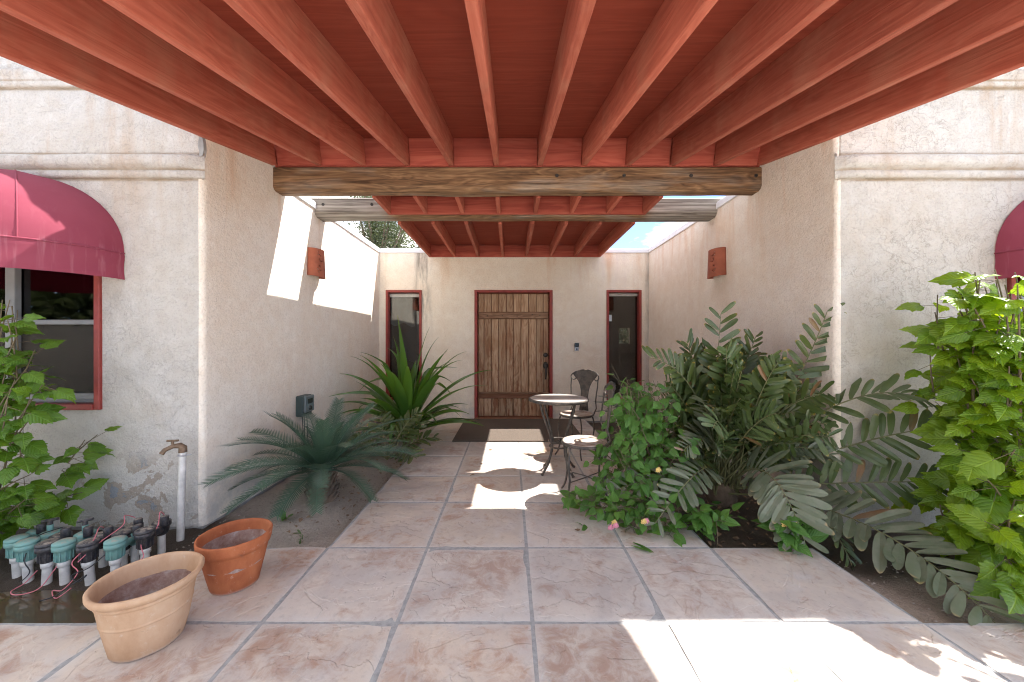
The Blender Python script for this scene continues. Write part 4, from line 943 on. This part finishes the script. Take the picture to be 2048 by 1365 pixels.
def joined(parts):
    """many small pieces joined: parts = [(MB, Matrix)]"""
    b = MB(); b.rv = []
    for src, Mx in parts:
        b.rv += [random.random()] * len(src.v)
        o = len(b.v); b.v += [tuple(Mx @ Vector(p)) for p in src.v]
        b.f += [tuple(o + i for i in f) for f in src.f]; b.sm += src.sm; b.uv += src.uv
    return b
hibb = [leaf_mesh('l', None, h, rnd(.1, .4), rnd(.1, .45), 0.3, .1, i) for i, h in enumerate((HIB, HIB2, HIB))]
lanb = [leaf_mesh('l', None, LAN, rnd(.1, .4), rnd(.15, .5), 0.2, .06, i) for i in range(4)]

def shrub(name, label, cat, base, stems, nleaf, size, meshes, key, bm, extra=0, outward=None, up=0.5, group=None, spread=0.10, tl=0.35, face=(0, -.3, 0), hang=0.0):
    """stems = list of polylines (world); leaves stand in loose rosettes towards the end of each twig"""
    root = empty(name, base, label, cat, group); B = Vector(base)
    tw = MB(); spots = []
    for n_, (pts, r0) in enumerate(stems):
        P_ = [Vector(p) for p in pts]; spots.append(P_)
        if n_ % 8 == 0: tw.tube([p - B for p in P_], [r0 * (1 - 0.8 * i / (len(P_) - 1)) for i in range(len(P_))], 6)
        else:           # a side shoot
            k = (len(P_) * 2) // 3; tw.tube([p - B for p in P_[k:]], [r0 * 0.4 * (1 - 0.7 * i / (len(P_) - k)) for i in range(len(P_) - k)], 5)
    lv = []
    for i in range(nleaf + extra):
        P_ = spots[i % len(spots)]; t = 1 - random.random() * tl
        f = t * (len(P_) - 1); k = min(int(f), len(P_) - 2); p = P_[k].lerp(P_[k + 1], f - k); tg = (P_[k + 1] - P_[k]).normalized()
        out = Vector((rnd(-1, 1), rnd(-1, 1), rnd(-.5, .6)))
        d = (out - tg * out.dot(tg) * 0.6).normalized() + tg * rnd(0.0, 0.6) + (outward(p) if outward else Vector())
        d = d.normalized() + Vector((0, 0, -hang)); d.normalize(); s = rnd(*size) * (0.7 + 0.3 * random.random())
        q = p + d * rnd(0.02, spread)
        n_ = Vector((rnd(-.5, .5), rnd(-.4, .4), up + rnd(-.3, .4))) + Vector(face)
        lv.append((q, d, n_, s)); tw.tube([p - B, q - B + d * 0.01], 0.0016, 3, False)
    tag(tw.build('stems', M['stem'], root), kind='stuff')
    random.shuffle(lv); lv.sort(key=lambda e: -e[3])
    ex = []
    for i, (q, d, n_, s) in enumerate(lv):
        Mx = basis(q - B, d, n_, s)
        if i < nleaf: link('leaf', random.choice(meshes), root, Mx)
        else: ex.append((random.choice(bm), Mx))
    if ex: tag(joined(ex).build('small_leaves', M[key], root), kind='stuff')
    return root
def twigs(base, targets, r0, bow=0.15, n=8):
    out = []
    for t in targets:
        b_, t = Vector(base) + Vector((rnd(-.05, .05), rnd(-.05, .05), 0)), Vector(t)
        mid = b_.lerp(t, 0.5) + Vector((rnd(-bow, bow), rnd(-bow, bow), rnd(0, bow)))
        out.append((bez(b_, mid, t, n), r0))
    return out
# ---- bright bush at the right edge
tg_ = []
for i in range(95):
    z = 0.04 + 1.60 * random.random() ** 0.95; wid = 0.44 + 0.08 * math.sin(z * 2.2)
    a = rnd(0, 6.283); rr = random.random() ** 0.35
    if i % 3: a = rnd(math.pi * 0.85, math.pi * 1.9)
    tg_.append((2.92 + 0.05 * z + rr * wid * math.cos(a), 2.02 + rr * 0.38 * math.sin(a), z))
tg_ += [tuple(at(1890, 640, 2.2)), tuple(at(1960, 560, 2.0)), tuple(at(1905, 735, 2.25)), tuple(at(1875, 590, 2.3)), tuple(at(2010, 570, 1.95)), tuple(at(1975, 960, 1.85)), tuple(at(1890, 900, 2.15)), tuple(at(2010, 1120, 1.75)), tuple(at(1985, 1050, 1.8)), tuple(at(1880, 1010, 2.1)), tuple(at(2030, 1180, 1.68)), tuple(at(1845, 985, 2.35)), tuple(at(1940, 600, 2.0)), tuple(at(2040, 600, 1.9)), tuple(at(1900, 660, 2.1)), tuple(at(1860, 700, 2.2)), tuple(at(2000, 640, 1.95)), tuple(at(1960, 900, 1.9)), tuple(at(2030, 900, 1.8)), tuple(at(2030, 1000, 1.75))] + [tuple(at(px_, py_, d_)) for px_, py_, d_ in ((1915, 560, 2.1), (1950, 545, 2.05), (1990, 540, 2.0), (2030, 545, 1.95), (1900, 585, 2.1), (1970, 575, 2.0), (2035, 570, 1.9), (1930, 600, 2.05), (1870, 625, 2.15), (2010, 600, 1.92))]
random.shuffle(tg_)
shrub('leafy_bush', 'bright yellow-green bush with toothed leaves at the right edge', 'bush', (2.85, 2.12, -0.05), twigs((2.85, 2.12, -0.05), tg_, 0.013), 300, (0.11, 0.175), hibm['hib'], 'hib', hibb, 620,
      lambda p: Vector((-0.15 + (p.x - 2.85) * 0.9, -0.4, -0.15)), 0.5, face=(-.35, -.75, 0), hang=0.35)
# ---- darker bush at the left edge
tg_ = []
for i in range(80):
    z = 0.10 + 1.45 * random.random(); a = rnd(0, 6.283); rr = random.random() ** 0.4
    if i % 3: a = rnd(-math.pi * 0.7, math.pi * 0.25)
    wid = 0.27 if z > 0.8 else 0.34
    tg_.append((-3.20 - 0.03 * z + rr * wid * math.cos(a), 2.10 + rr * 0.29 * math.sin(a), z))
tg_ += [tuple(at(195, 870, 2.38)), tuple(at(170, 880, 2.36)), tuple(at(165, 985, 2.36)), tuple(at(110, 990, 2.3)), tuple(at(85, 770, 2.15)), tuple(at(60, 800, 2.1)), tuple(at(70, 700, 2.2)), tuple(at(40, 900, 2.05)), tuple(at(60, 950, 2.1)), tuple(at(20, 600, 2.2)), tuple(at(50, 1000, 2.05)), tuple(at(30, 850, 2.1))] + [tuple(at(px_, py_, d_)) for px_, py_, d_ in ((5, 600, 2.15), (15, 640, 2.1), (35, 670, 2.1), (20, 710, 2.1), (55, 735, 2.12), (30, 760, 2.05), (75, 820, 2.1), (15, 800, 2.0))]
random.shuffle(tg_)
shrub('leafy_bush', 'green bush with lobed leaves at the left edge before the window', 'bush', (-3.2, 2.2, -0.06), twigs((-3.2, 2.2, -0.06), tg_, 0.011), 290, (0.085, 0.145), hibm['hib_d'], 'hib_d', hibb, 330,
      lambda p: Vector((0.25 + (p.x + 3.2) * 0.7, -0.3, -0.2)), 0.5, face=(.25, -.4, 0), hang=0.2)
# ---- lantana
tg_ = []
for i in range(95):
    z = rnd(0.12, 0.98); a = rnd(0, 6.283); rr = random.random() ** 0.4 * (1.12 - 0.55 * z)
    tg_.append((1.02 + rr * 0.37 * math.cos(a), 2.78 + rr * 0.34 * math.sin(a), z))
for i in range(26): tg_.append(tuple(at(rnd(1212, 1320), rnd(755, 930), rnd(2.55, 2.72))))
tg_ += [tuple(at(1222, 728, 2.95)), tuple(at(1225, 745, 2.9)), tuple(at(1250, 770, 2.9)), tuple(at(1215, 830, 2.8)), tuple(at(1200, 880, 2.75)), tuple(at(1190, 915, 2.75)), tuple(at(1300, 800, 2.75)), tuple(at(1280, 960, 2.5)), tuple(at(1240, 920, 2.6)), tuple(at(1215, 960, 2.65))]
lan_root = shrub('lantana_bush', 'leggy green lantana bush beside the front bistro chair', 'bush', (1.18, 2.95, -0.05), twigs((1.18, 2.95, -0.05), tg_, 0.007), 300, (0.06, 0.10), lanm, 'lant', lanb, 420,
      lambda p: Vector((-0.2, -0.3, -0.1)), 0.45, spread=0.07, face=(-.15, -.5, 0), hang=0.5)
tg_ = []
for i in range(40):
    x = rnd(0.36, 1.42); tg_.append((x, rnd(2.30, 2.62) + (0.16 if x < 0.6 else 0), rnd(0.03, 0.20)))
tg_ += [tuple(at(1135, 1010, 2.72)), tuple(at(1145, 1060, 2.5)), tuple(at(1240, 1065, 2.4)), tuple(at(1330, 1060, 2.35))]
lan2 = shrub('lantana_ground_cover', 'low spreading lantana with pink and yellow flowers on the slab edge', 'flowering plant', (1.25, 2.62, -0.05), twigs((1.28, 2.62, -0.05), tg_, 0.005, 0.08), 230, (0.06, 0.10), lanm, 'lant', lanb, 0,
      lambda p: Vector((-0.1, -0.45, -0.05)), 0.7, spread=0.06)
def seedling(label, x, y, h, nl, fl=()):
    st = twigs((x, y, -0.06), [(x + rnd(-.10, .10), y + rnd(-.10, .06), rnd(0.4, 1) * h) for _ in range(max(4, nl // 6))], 0.004, 0.03)
    return shrub('lantana_sprig', label, 'flowering plant', (x, y, -0.06), st, nl, (0.085, 0.14), lanm, 'lant', lanb, 0, lambda p: Vector((0, -0.35, -0.1)), 0.8, 'small broadleaf sprigs in the right bed', 0.05)
s1 = seedling('small broadleaf sprig at the corner of the path and bed', 1.30, 2.36, 0.16, 22)
s2 = seedling('leafy sprig with cream flowers under the drooping grey fronds', 1.70, 2.275, 0.22, 44)
def flower(root, p, kind):
    B = root.location; b = MB(); q = Vector(p) - B
    for i in range(14):
        a = i * 2.4; e = math.sqrt((i + .5) / 14); c = q + Vector((0.016 * e * math.cos(a), -0.006, 0.016 * e * math.sin(a) + .004))
        nn = Vector((e * math.cos(a), -1.1, e * math.sin(a) + .3)).normalized(); t1 = nn.orthogonal().normalized(); t2 = nn.cross(t1); s = 0.0065
        vs = [c + nn * 0.003]
        for k in range(8): vs.append(c + (t1 * math.cos(k * .785) + t2 * math.sin(k * .785)) * s * (1.0 if k % 2 else 0.62) + nn * 0.002)
        b.add(vs, [(0, 1 + k, 1 + (k + 1) % 8) for k in range(8)])
    b.build('flower', M[kind], root)
for px, py, d, k in ((1152, 1088, 2.40, 'petal_p'), (1142, 1099, 2.40, 'petal_p'), (1133, 995, 2.76, 'petal_y'), (1228, 1046, 2.32, 'petal_y'), (1231, 1052, 2.30, 'petal_p'), (1221, 1056, 2.31, 'petal_p'), (1287, 1044, 2.27, 'petal_y'), (1292, 1043, 2.28, 'petal_p')):
    flower(lan2, at(px, py, d), k)
flower(lan_root, at(1316, 941, 2.40), 'petal_y')
flower(s2, at(1568, 1050, 2.20), 'petal_y'); flower(s2, at(1590, 1052, 2.20), 'petal_y')

# ---- cardboard palms: fronds of paired oblong leaflets
def frond(root, P0, P1, P2, n, ln, single, up=(0, 0, 1), start=0.3, vang=0.25, sweep=0.75, wide=1.0, mk='zam'):
    B = root.location; c = [p - B for p in bez(P0, P1, P2, 14)]
    b = MB(); b.tube(c, [0.0075 * (1 - 0.7 * i / 14) for i in range(15)], 6)
    fr = b.build('frond', M['rachis'], root); parts = []
    for i in range(n):
        t = start + (1 - start) * (i + 0.5) / n
        for sd in (-1, 1):
            tt = min(0.999, t + rnd(-.01, .01) + 0.012 * sd); f = tt * 14; k = min(int(f), 13); p = c[k].lerp(c[k + 1], f - k); tg = (c[k + 1] - c[k]).normalized()
            u = Vector(up) - tg * Vector(up).dot(tg)
            u = u.normalized() if u.length > 0.05 else tg.orthogonal().normalized()
            side = tg.cross(u) * sd; sw = sweep * (0.55 + 0.75 * (t - start) / (1 - start)) + rnd(-.14, .14)
            d = side + tg * sw + u * (vang + rnd(-.15, .12)); nrm = u - side * vang + tg * rnd(-.3, .3) + side * rnd(-.25, .25)
            s = ln * (0.72 + 0.5 * math.sin(math.pi * min(1, 0.15 + 0.85 * (t - start) / (1 - start)))) * rnd(.88, 1.1)
            if random.random() < 0.04: continue
            Mx = basis(p, d, nrm, s) @ Matrix.Diagonal((wide, 1, 1, 1))
            if single: link('leaflet', random.choice(zamm[mk]), fr, Mx)
            else: parts.append((random.choice(zamb), Mx))
    if parts: tag(joined(parts).build('leaflets', M[mk], fr), kind='stuff')
zr_ = empty('cardboard_palm', (1.72, 3.02, -0.05), 'large cardboard palm with arching grey-green fronds against the right wall', 'palm')
zb = Vector((1.72, 3.02, 0.02))
MB().lathe([(0.10, -0.03), (0.12, 0.05), (0.09, 0.14), (0.04, 0.18), (0.0, 0.18)], 14, wob=0.02).build('trunk', M['bark'], zr_)
sig = [ # mid and tip of the fronds that stand out
    (at(1425, 830, 2.95), at(1442, 628, 2.95), 13, 0.20, (-0.25, -0.95, 0.1)),
    (at(1600, 780, 2.75), at(1655, 622, 2.60), 12, 0.17, (-0.2, -0.95, 0.2)),
    (at(1690, 730, 2.50), at(1850, 800, 2.25), 11, 0.19, (0, -0.45, 0.9)),
    (at(1740, 860, 2.42), at(1895, 855, 2.32), 13, 0.18, (0, -0.8, 0.6)),
    (at(1700, 960, 2.40), at(1905, 965, 2.28), 12, 0.17, (0, -0.92, 0.4)),
    (at(1760, 985, 2.25), at(2005, 1262, 1.62), 17, 0.22, (-0.3, -0.3, 0.9)),
    (at(1535, 850, 2.35), at(1610, 1085, 2.16), 13, 0.22, (-0.5, -0.6, 0.6)),
    (at(1440, 860, 2.60), at(1310, 1048, 2.32), 12, 0.16, (-0.3, -0.7, 0.6)),
    (at(1420, 900, 2.62), at(1215, 988, 2.62), 12, 0.16, (0, -0.6, 0.75)),
    (at(1420, 740, 2.8), at(1300, 715, 2.75), 11, 0.16, (-0.1, -0.7, 0.6)),
    (at(1640, 940, 2.42), at(1712, 1152, 2.10), 13, 0.15, (0.5, -0.6, 0.6)),
    (at(1450, 790, 2.55), at(1425, 860, 2.40), 10, 0.15, (0.1, -0.8, 0.5)),
]
for q, (mid, tip, n_, ln, up) in enumerate(sig):
    frond(zr_, zb + Vector((rnd(-.05, .05), rnd(-.05, .05), 0)), mid, tip, n_ + 3, ln * 0.86, q < 9, up, mk=('zam_o' if q in (0, 1, 9) else 'zam_g' if q in (6, 7, 8, 5) else 'zam'))
def wild(n, e0, e1, l0, l1, s0, s1, mk, cx=0.0, tilt=0.0):
    for i in range(n):
        a = rnd(0, 6.283); el = rnd(e0, e1); Lf = rnd(l0, l1)
        tip = zb + Vector((math.cos(a) * math.cos(el) * 0.82 + cx, math.sin(a) * math.cos(el) * 0.62 - 0.14 + tilt, math.sin(el))) * Lf + Vector((0.04, 0, 0.20))
        if tip.x > RX - 0.08 and tip.y > FY - 0.05: tip.x = RX - rnd(0.08, 0.2)
        tip.x = max(tip.x, 1.10)
        mid = zb.lerp(tip, 0.5) + Vector((0, 0, rnd(0.15, 0.42)))
        frond(zr_, zb + Vector((rnd(-.10, .10), rnd(-.08, .08), 0)), mid, tip, random.randint(9, 12), rnd(s0, s1), False, (rnd(-.5, .5), rnd(-1.0, -.3), rnd(.1, .8)), start=rnd(.3, .5), vang=rnd(-.1, .45), sweep=rnd(.5, .95), mk=random.choice(mk))
wild(44, 0.65, 1.28, 0.80, 1.15, 0.115, 0.165, ('zam_o', 'zam_o', 'zam'))
wild(30, 0.15, 0.75, 0.55, 0.90, 0.11, 0.155, ('zam', 'zam_g', 'zam_o'), 0.0, -0.12)
wild(18, 0.35, 0.95, 0.55, 0.85, 0.09, 0.13, ('zam_g', 'zam'), 0.0, -0.35)
zl = empty('cardboard_palm', (-1.30, 3.92, -0.05), 'small cardboard palm between the sago palm and the strap-leaved plant', 'palm'); zbl = Vector((-1.30, 3.92, 0.0))
for i in range(11):
    a = rnd(0, 6.283); el = rnd(0.2, 1.1); Lf = rnd(0.42, 0.62)
    tip = zbl + Vector((math.cos(a) * math.cos(el), math.sin(a) * math.cos(el), math.sin(el))) * Lf
    tip.x = max(tip.x, LX + 0.12)
    frond(zl, zbl, zbl.lerp(tip, .5) + Vector((0, 0, .12)), tip, 9, rnd(.10, .14), i < 5, (0, -.4, .8), mk='zam_o')
# ---- sago palm
sg = empty('sago_palm', (-1.53, 3.02, -0.05), 'dark green sago palm with feathery fronds in the left bed', 'palm')
b = MB(); b.lathe([(0.09, -0.02), (0.105, 0.05), (0.10, 0.13), (0.08, 0.21), (0.045, 0.26), (0.0, 0.27)], 20, wob=0.02)
for i in range(70):
    a = i * 2.4; z = 0.02 + 0.20 * i / 70; rr = 0.10 * (1 - 0.25 * i / 70)
    b.tube([(rr * math.cos(a), rr * math.sin(a), z), (1.35 * rr * math.cos(a), 1.35 * rr * math.sin(a), z + 0.045)], [0.016, 0.008], 5)
b.build('trunk', M['bark'], sg)
def sago_mesh(Lf, e0, dr, n=44, ll=0.125):
    b = MB(); pts = [Vector((0, 0, 0))]; dirs = []; ns = 20
    for i in range(ns):
        e = e0 - dr * (i / ns) ** 1.25; d = Vector((0, math.cos(e), math.sin(e))); dirs.append(d); pts.append(pts[-1] + d * Lf / ns)
    dirs.append(dirs[-1])
    b.tube(pts, [0.0065 * (1 - .75 * i / ns) for i in range(ns + 1)], 5)
    b.uv = [(0.5, 0.2)] * len(b.uv)
    for i in range(n):
        t = 0.10 + 0.90 * (i + .5) / n; f = t * ns; k = min(int(f), ns - 1); p = pts[k].lerp(pts[k + 1], f - k); tg = dirs[k]; upv = Vector((1, 0, 0)).cross(tg)
        l_ = ll * (0.35 + 0.65 * math.sin(math.pi * min(1, t * 0.82 + 0.12)) ** 0.7) * rnd(.9, 1.06); sw = 0.55 + 0.75 * t
        for sd in (-1, 1):
            d = (Vector((sd, 0, 0)) + tg * sw + upv * (0.33 + rnd(-.05, .05))).normalized(); wv = tg * 0.0056
            q = p + d * l_ * 0.55 - upv * 0.004; e_ = p + d * l_ - upv * l_ * 0.10
            b.add([p - wv, p + wv, q + wv * .9, q - wv * .9, e_], [(0, 1, 2, 3), (3, 2, 4)], False, [(0, .1), (1, .1), (1, .5), (0, .5), (.5, .8)])
    return b.mesh('frond', M['sago'])
sgm = [sago_mesh(.66, 1.2, 0.65), sago_mesh(.74, 0.88, 0.9), sago_mesh(.74, 0.55, 0.9), sago_mesh(.68, 0.2, 0.75), sago_mesh(.42, 1.45, 0.5, 28, 0.09)]
for k, (cnt, off) in enumerate(((6, 0.4), (10, 0.1), (12, 0.5), (11, 0.25), (4, 0.9))):
    for i in range(cnt):
        a = off + i * 6.2832 / cnt + rnd(-.15, .15)
        ox = math.sin(a + math.pi)       # frond leans to -sin(a) in x
        s = rnd(.9, 1.05)
        dirx = -math.sin(a)
        if dirx < -0.75: s *= 0.86
        link('frond', sgm[k], sg, Matrix.Translation((0.03 * dirx, 0.03 * math.cos(a), 0.255)) @ Matrix.Rotation(a, 4, 'Z') @ Matrix.Rotation(rnd(-.25, .25), 4, 'Y') @ Matrix.Scale(s, 4))
# ---- strap-leaved plant
sp = empty('strap_leaf_plant', (-1.30, 4.72, -0.05), 'tall strap-leaved plant with long arching leaves left of the door', 'plant'); B = sp.location
def strap(base, d0, L_, wd, droop, twist=0.0, kink=None):
    b = MB(); n = 16; p = Vector(base); d = Vector(d0).normalized(); vs = []; uv = []
    side0 = d.cross(Vector((0, 0, 1))); side0 = side0.normalized() if side0.length > .1 else Vector((1, 0, 0))
    for i in range(n + 1):
        t = i / n; tw = twist * t; s_ = side0 * math.cos(tw) + d.cross(side0) * math.sin(tw)
        w_ = wd * (0.45 + 0.9 * math.sin(math.pi * min(1, t * .75 + .2))) * (1 - max(0, t - .55) ** 1.2 * 2.35) * 0.72; w_ = max(w_, 0.0005)
        nn = s_.cross(d).normalized()
        vs += [p - s_ * w_ + nn * w_ * .45, p, p + s_ * w_ + nn * w_ * .45]; uv += [(0, t), (.5, t), (1, t)]
        dr = droop * (t ** 1.4) * 0.22 + (0.5 if kink and abs(t - kink) < .05 else 0)
        h = Vector((d.x, d.y, 0)); d = (d + Vector((0, 0, -1)) * dr).normalized(); p = p + d * L_ / n
    fs = [(i * 3 + k, i * 3 + k + 1, i * 3 + k + 4, i * 3 + k + 3) for i in range(n) for k in (0, 1)]
    b.add(vs, fs, True, uv); b.build('leaf', M['strap'], sp)
for i in range(50):
    a = i * 2.399 + rnd(-.2, .2); el = 1.38 - 1.15 * (i / 50) ** 0.85 + rnd(-.1, .1)
    Lf = rnd(0.95, 1.35) if el > 0.6 else rnd(0.8, 1.15)
    dx, dy = math.cos(a), math.sin(a)
    if dx < -0.5: Lf *= 0.85
    if dy > 0.4: dy *= 0.55
    strap((0.04 * dx, 0.04 * dy, 0.12 + 0.20 * (1 - i / 50)), (dx * math.cos(el), dy * math.cos(el), math.sin(el)), Lf, rnd(.046, .064), rnd(.3, .95), rnd(-.8, .8), rnd(.5, .8) if random.random() < .14 else None)
b = MB(); b.tube([(0, 0, 0), (0.01, 0, 0.2), (0, 0, 0.36)], [0.06, 0.05, 0.035], 10); b.build('stalk', M['bark'], sp)
# ---- feathery plant by the right sidelight
fp = empty('feathery_plant', (1.85, 4.6, -0.05), 'feathery green plant below the right sidelight, behind the palm', 'plant')
for i in range(16):
    a = rnd(0, 6.283); el = rnd(.7, 1.4)
    me = random.choice(sgm[:3]); Mx = Matrix.Translation((rnd(-.25, .05), rnd(-.1, .1), 0.25)) @ Matrix.Rotation(a, 4, 'Z') @ Matrix.Scale(rnd(.75, .95), 4)
    link('frond', me, fp, Mx)
    o = fp.children[-1]
b = MB(); b.tube([(-0.1, 0, 0), (-0.1, 0, 0.3)], 0.05, 8); b.build('stalk', M['bark'], fp)

# ---------------------------------------------------------------- litter, pebbles, weeds
pb = MB()
def pebble(b, x, y, z, s):
    a = rnd(0, 6.28); vs = []
    for k in range(6): vs.append((x + s * math.cos(a + k * 1.047) * rnd(.7, 1.1), y + s * .75 * math.sin(a + k * 1.047) * rnd(.7, 1.1), z))
    vs += [(x, y, z + s * .6)]
    b.add(vs, [(k, (k + 1) % 6, 6) for k in range(6)])
for i in range(1500):
    x, y = rnd(-2.1, -1.12), rnd(2.28, 4.4)
    pebble(pb, x, y, -0.062 + 0.018 * mnoise.fractal(Vector((x * 3, y * 3, 0)), 1.0, 2.0, 4) + dip_l(x, y), rnd(.003, .010))
for i in range(350):
    x, y = rnd(1.85, 3.2), rnd(1.66, 2.2); pebble(pb, x, y, -0.062 + 0.018 * mnoise.fractal(Vector((x * 3, y * 3, 0)), 1.0, 2.0, 4) + 0.022 * max(0, 1 - abs(y - 1.9) / 0.35), rnd(.003, .009))
tag(pb.build('gravel', M['stone']), 'small grey pebbles scattered over the planting beds', 'gravel', kind='stuff')
lt = []
for i in range(420):
    if i < 170: x, y, z = rnd(-1.6, -1.1), rnd(2.5, 5.2), -0.045
    else: x, y, z = rnd(1.22, 2.2), rnd(2.27, 3.2), -0.04
    lt.append((random.choice(lanb), basis((x, y, z + rnd(0, .02)), (rnd(-1, 1), rnd(-1, 1), rnd(-.3, .3)), (rnd(-.4, .4), rnd(-.4, .4), 1), rnd(.015, .038))))
tag(joined(lt).build('leaf_litter', M['dead']), 'dry brown leaf litter under the plants', 'leaf litter', kind='stuff')
sprig = empty('fallen_sprig', (0.78, 2.19, 0.004), 'fallen green leaf sprig lying on the paving slab', 'fallen leaf')
SPR = [(.01, 0), (.06, .2), (.085, .5), (.06, .8), (.0, 1)]
for i, (a, s) in enumerate(((2.2, .15), (2.45, .13), (1.98, .12))):
    bb = leaf_mesh('leaf', M['lant'], SPR, .2, .05, 0, 0, i); link('leaf', bb.mesh('leaf', M['lant']), sprig, basis((0.06 - .01 * i, -0.03, 0.008), (math.cos(a), math.sin(a), .03), (0, 0, 1), s))
for k, (x, y, lab) in enumerate(((-0.28, 3.75, 'tiny dry leaf on the left slabs near the bed'), (-0.33, 3.45, 'small curled dry leaf on the slab below the mat corner'), (-0.24, 4.25, 'dry leaf lying just in front of the mat'), (0.45, 2.42, 'dry purplish leaf at the edge of the flowering ground cover'), (-2.62, 1.78, 'green leaf floating at the edge of the puddle'))):
    o = link('fallen_leaf', leaf_mesh('fallen_leaf', None, LAN if k != 4 else SPR, .3, .2, 0, .1, k).mesh('fallen_leaf', M['dead' if k != 4 else 'hib']), None, basis((x, y, 0.006 if k != 4 else -0.075), (rnd(-1, 1), rnd(-.4, .4), 0), (0, 0, 1), .045 if k != 4 else .05))
    tag(o, lab, 'fallen leaf', 'leaves lying on the ground')
for k, (x, y, lab) in enumerate(((-1.62, 2.66, 'tiny green weed in bare soil below the sago palm'), (-1.36, 2.42, 'dry tuft of grass beside the slab edge'), (2.42, 2.02, 'small green weed on the wet soil of the right bed'))):
    rt = empty('weed', (x, y, -0.06), lab, 'weed', 'small weeds in the beds')
    for i in range(9):
        link('leaf', lanm[i % 5] if k != 1 else zamm['zam'][0], rt, basis((rnd(-.03, .03), rnd(-.03, .03), rnd(0.005, .05)), (rnd(-1, 1), rnd(-1, .4), rnd(.1, .8)), (0, -.3, 1), rnd(.03, .055)))

# ---------------------------------------------------------------- trees beyond the house
def tree(label, x, y, h, cr, nl, seed, ls=0.09):
    rr = random.Random(seed); root = empty('tree', (x, y, -0.2), label, 'tree', 'trees around the house')
    b = MB(); b.tube([(0, 0, 0), (.1, 0, h * .25), (-.05, .1, h * .5)], [.22, .17, .13], 10)
    tips = []
    for i in range(26):
        a = rr.uniform(0, 6.283); e = rr.uniform(.15, 1.4); L_ = cr * rr.uniform(.55, 1.0)
        t = Vector((math.cos(a) * math.cos(e) * L_ * 1.1, math.sin(a) * math.cos(e) * L_ * 1.1, h * .5 + math.sin(e) * (h * .5) * rr.uniform(.7, 1)))
        st = Vector((-.05, .1, h * rr.uniform(.3, .5))); c = bez(st, st.lerp(t, .5) + Vector((0, 0, .4)), t, 6)
        b.tube(c, [.07 * (1 - .85 * j / 6) for j in range(7)], 5); tips += c[2:]
    b.build('trunk', M['bark'], root)
    cb = MB()
    for i in range(nl):
        t = rr.choice(tips); g = lambda s: rr.gauss(0, s)
        p = t + Vector((g(.32), g(.32), g(.28))); d = Vector((g(1), g(1), g(1) - .3)).normalized(); u = d.orthogonal().normalized(); s = ls * rr.uniform(.6, 1.2)
        q = (u * math.cos(i) + d.cross(u) * math.sin(i)) * s * .28
        cb.add([p, p + d * s * .5 + q, p + d * s, p + d * s * .5 - q], [(0, 1, 2, 3)], False, [(.5, 0), (1, .5), (.5, 1), (0, .5)])
    cb.build('crown', M['olive'], root)
tree('fine-leaved grey-green tree seen over the left courtyard wall', -5.6, 15.5, 9.2, 3.3, 42000, 4)
tree('small tree behind the house, glimpsed through the hall window', 6.9, 22.0, 2.9, 1.3, 3000, 21, 0.2)
hd = MB(); hr = random.Random(5)
for i in range(16000):
    p = Vector((hr.uniform(-30, 0), -9.5 + hr.gauss(0, .5), hr.uniform(-.2, 4.0) + .5 * math.sin(i))); d = Vector((hr.gauss(0, 1), hr.gauss(0, 1), hr.gauss(0, 1))).normalized(); u = d.orthogonal() * .13
    hd.add([p, p + d * .2 + u, p + d * .4, p + d * .2 - u], [(0, 1, 2, 3)])
tag(hd.build('hedge', M['olive']), 'loose green hedge across the open yard, mirrored in the left window', 'hedge', kind='stuff')
print('objects', len(bpy.data.objects))
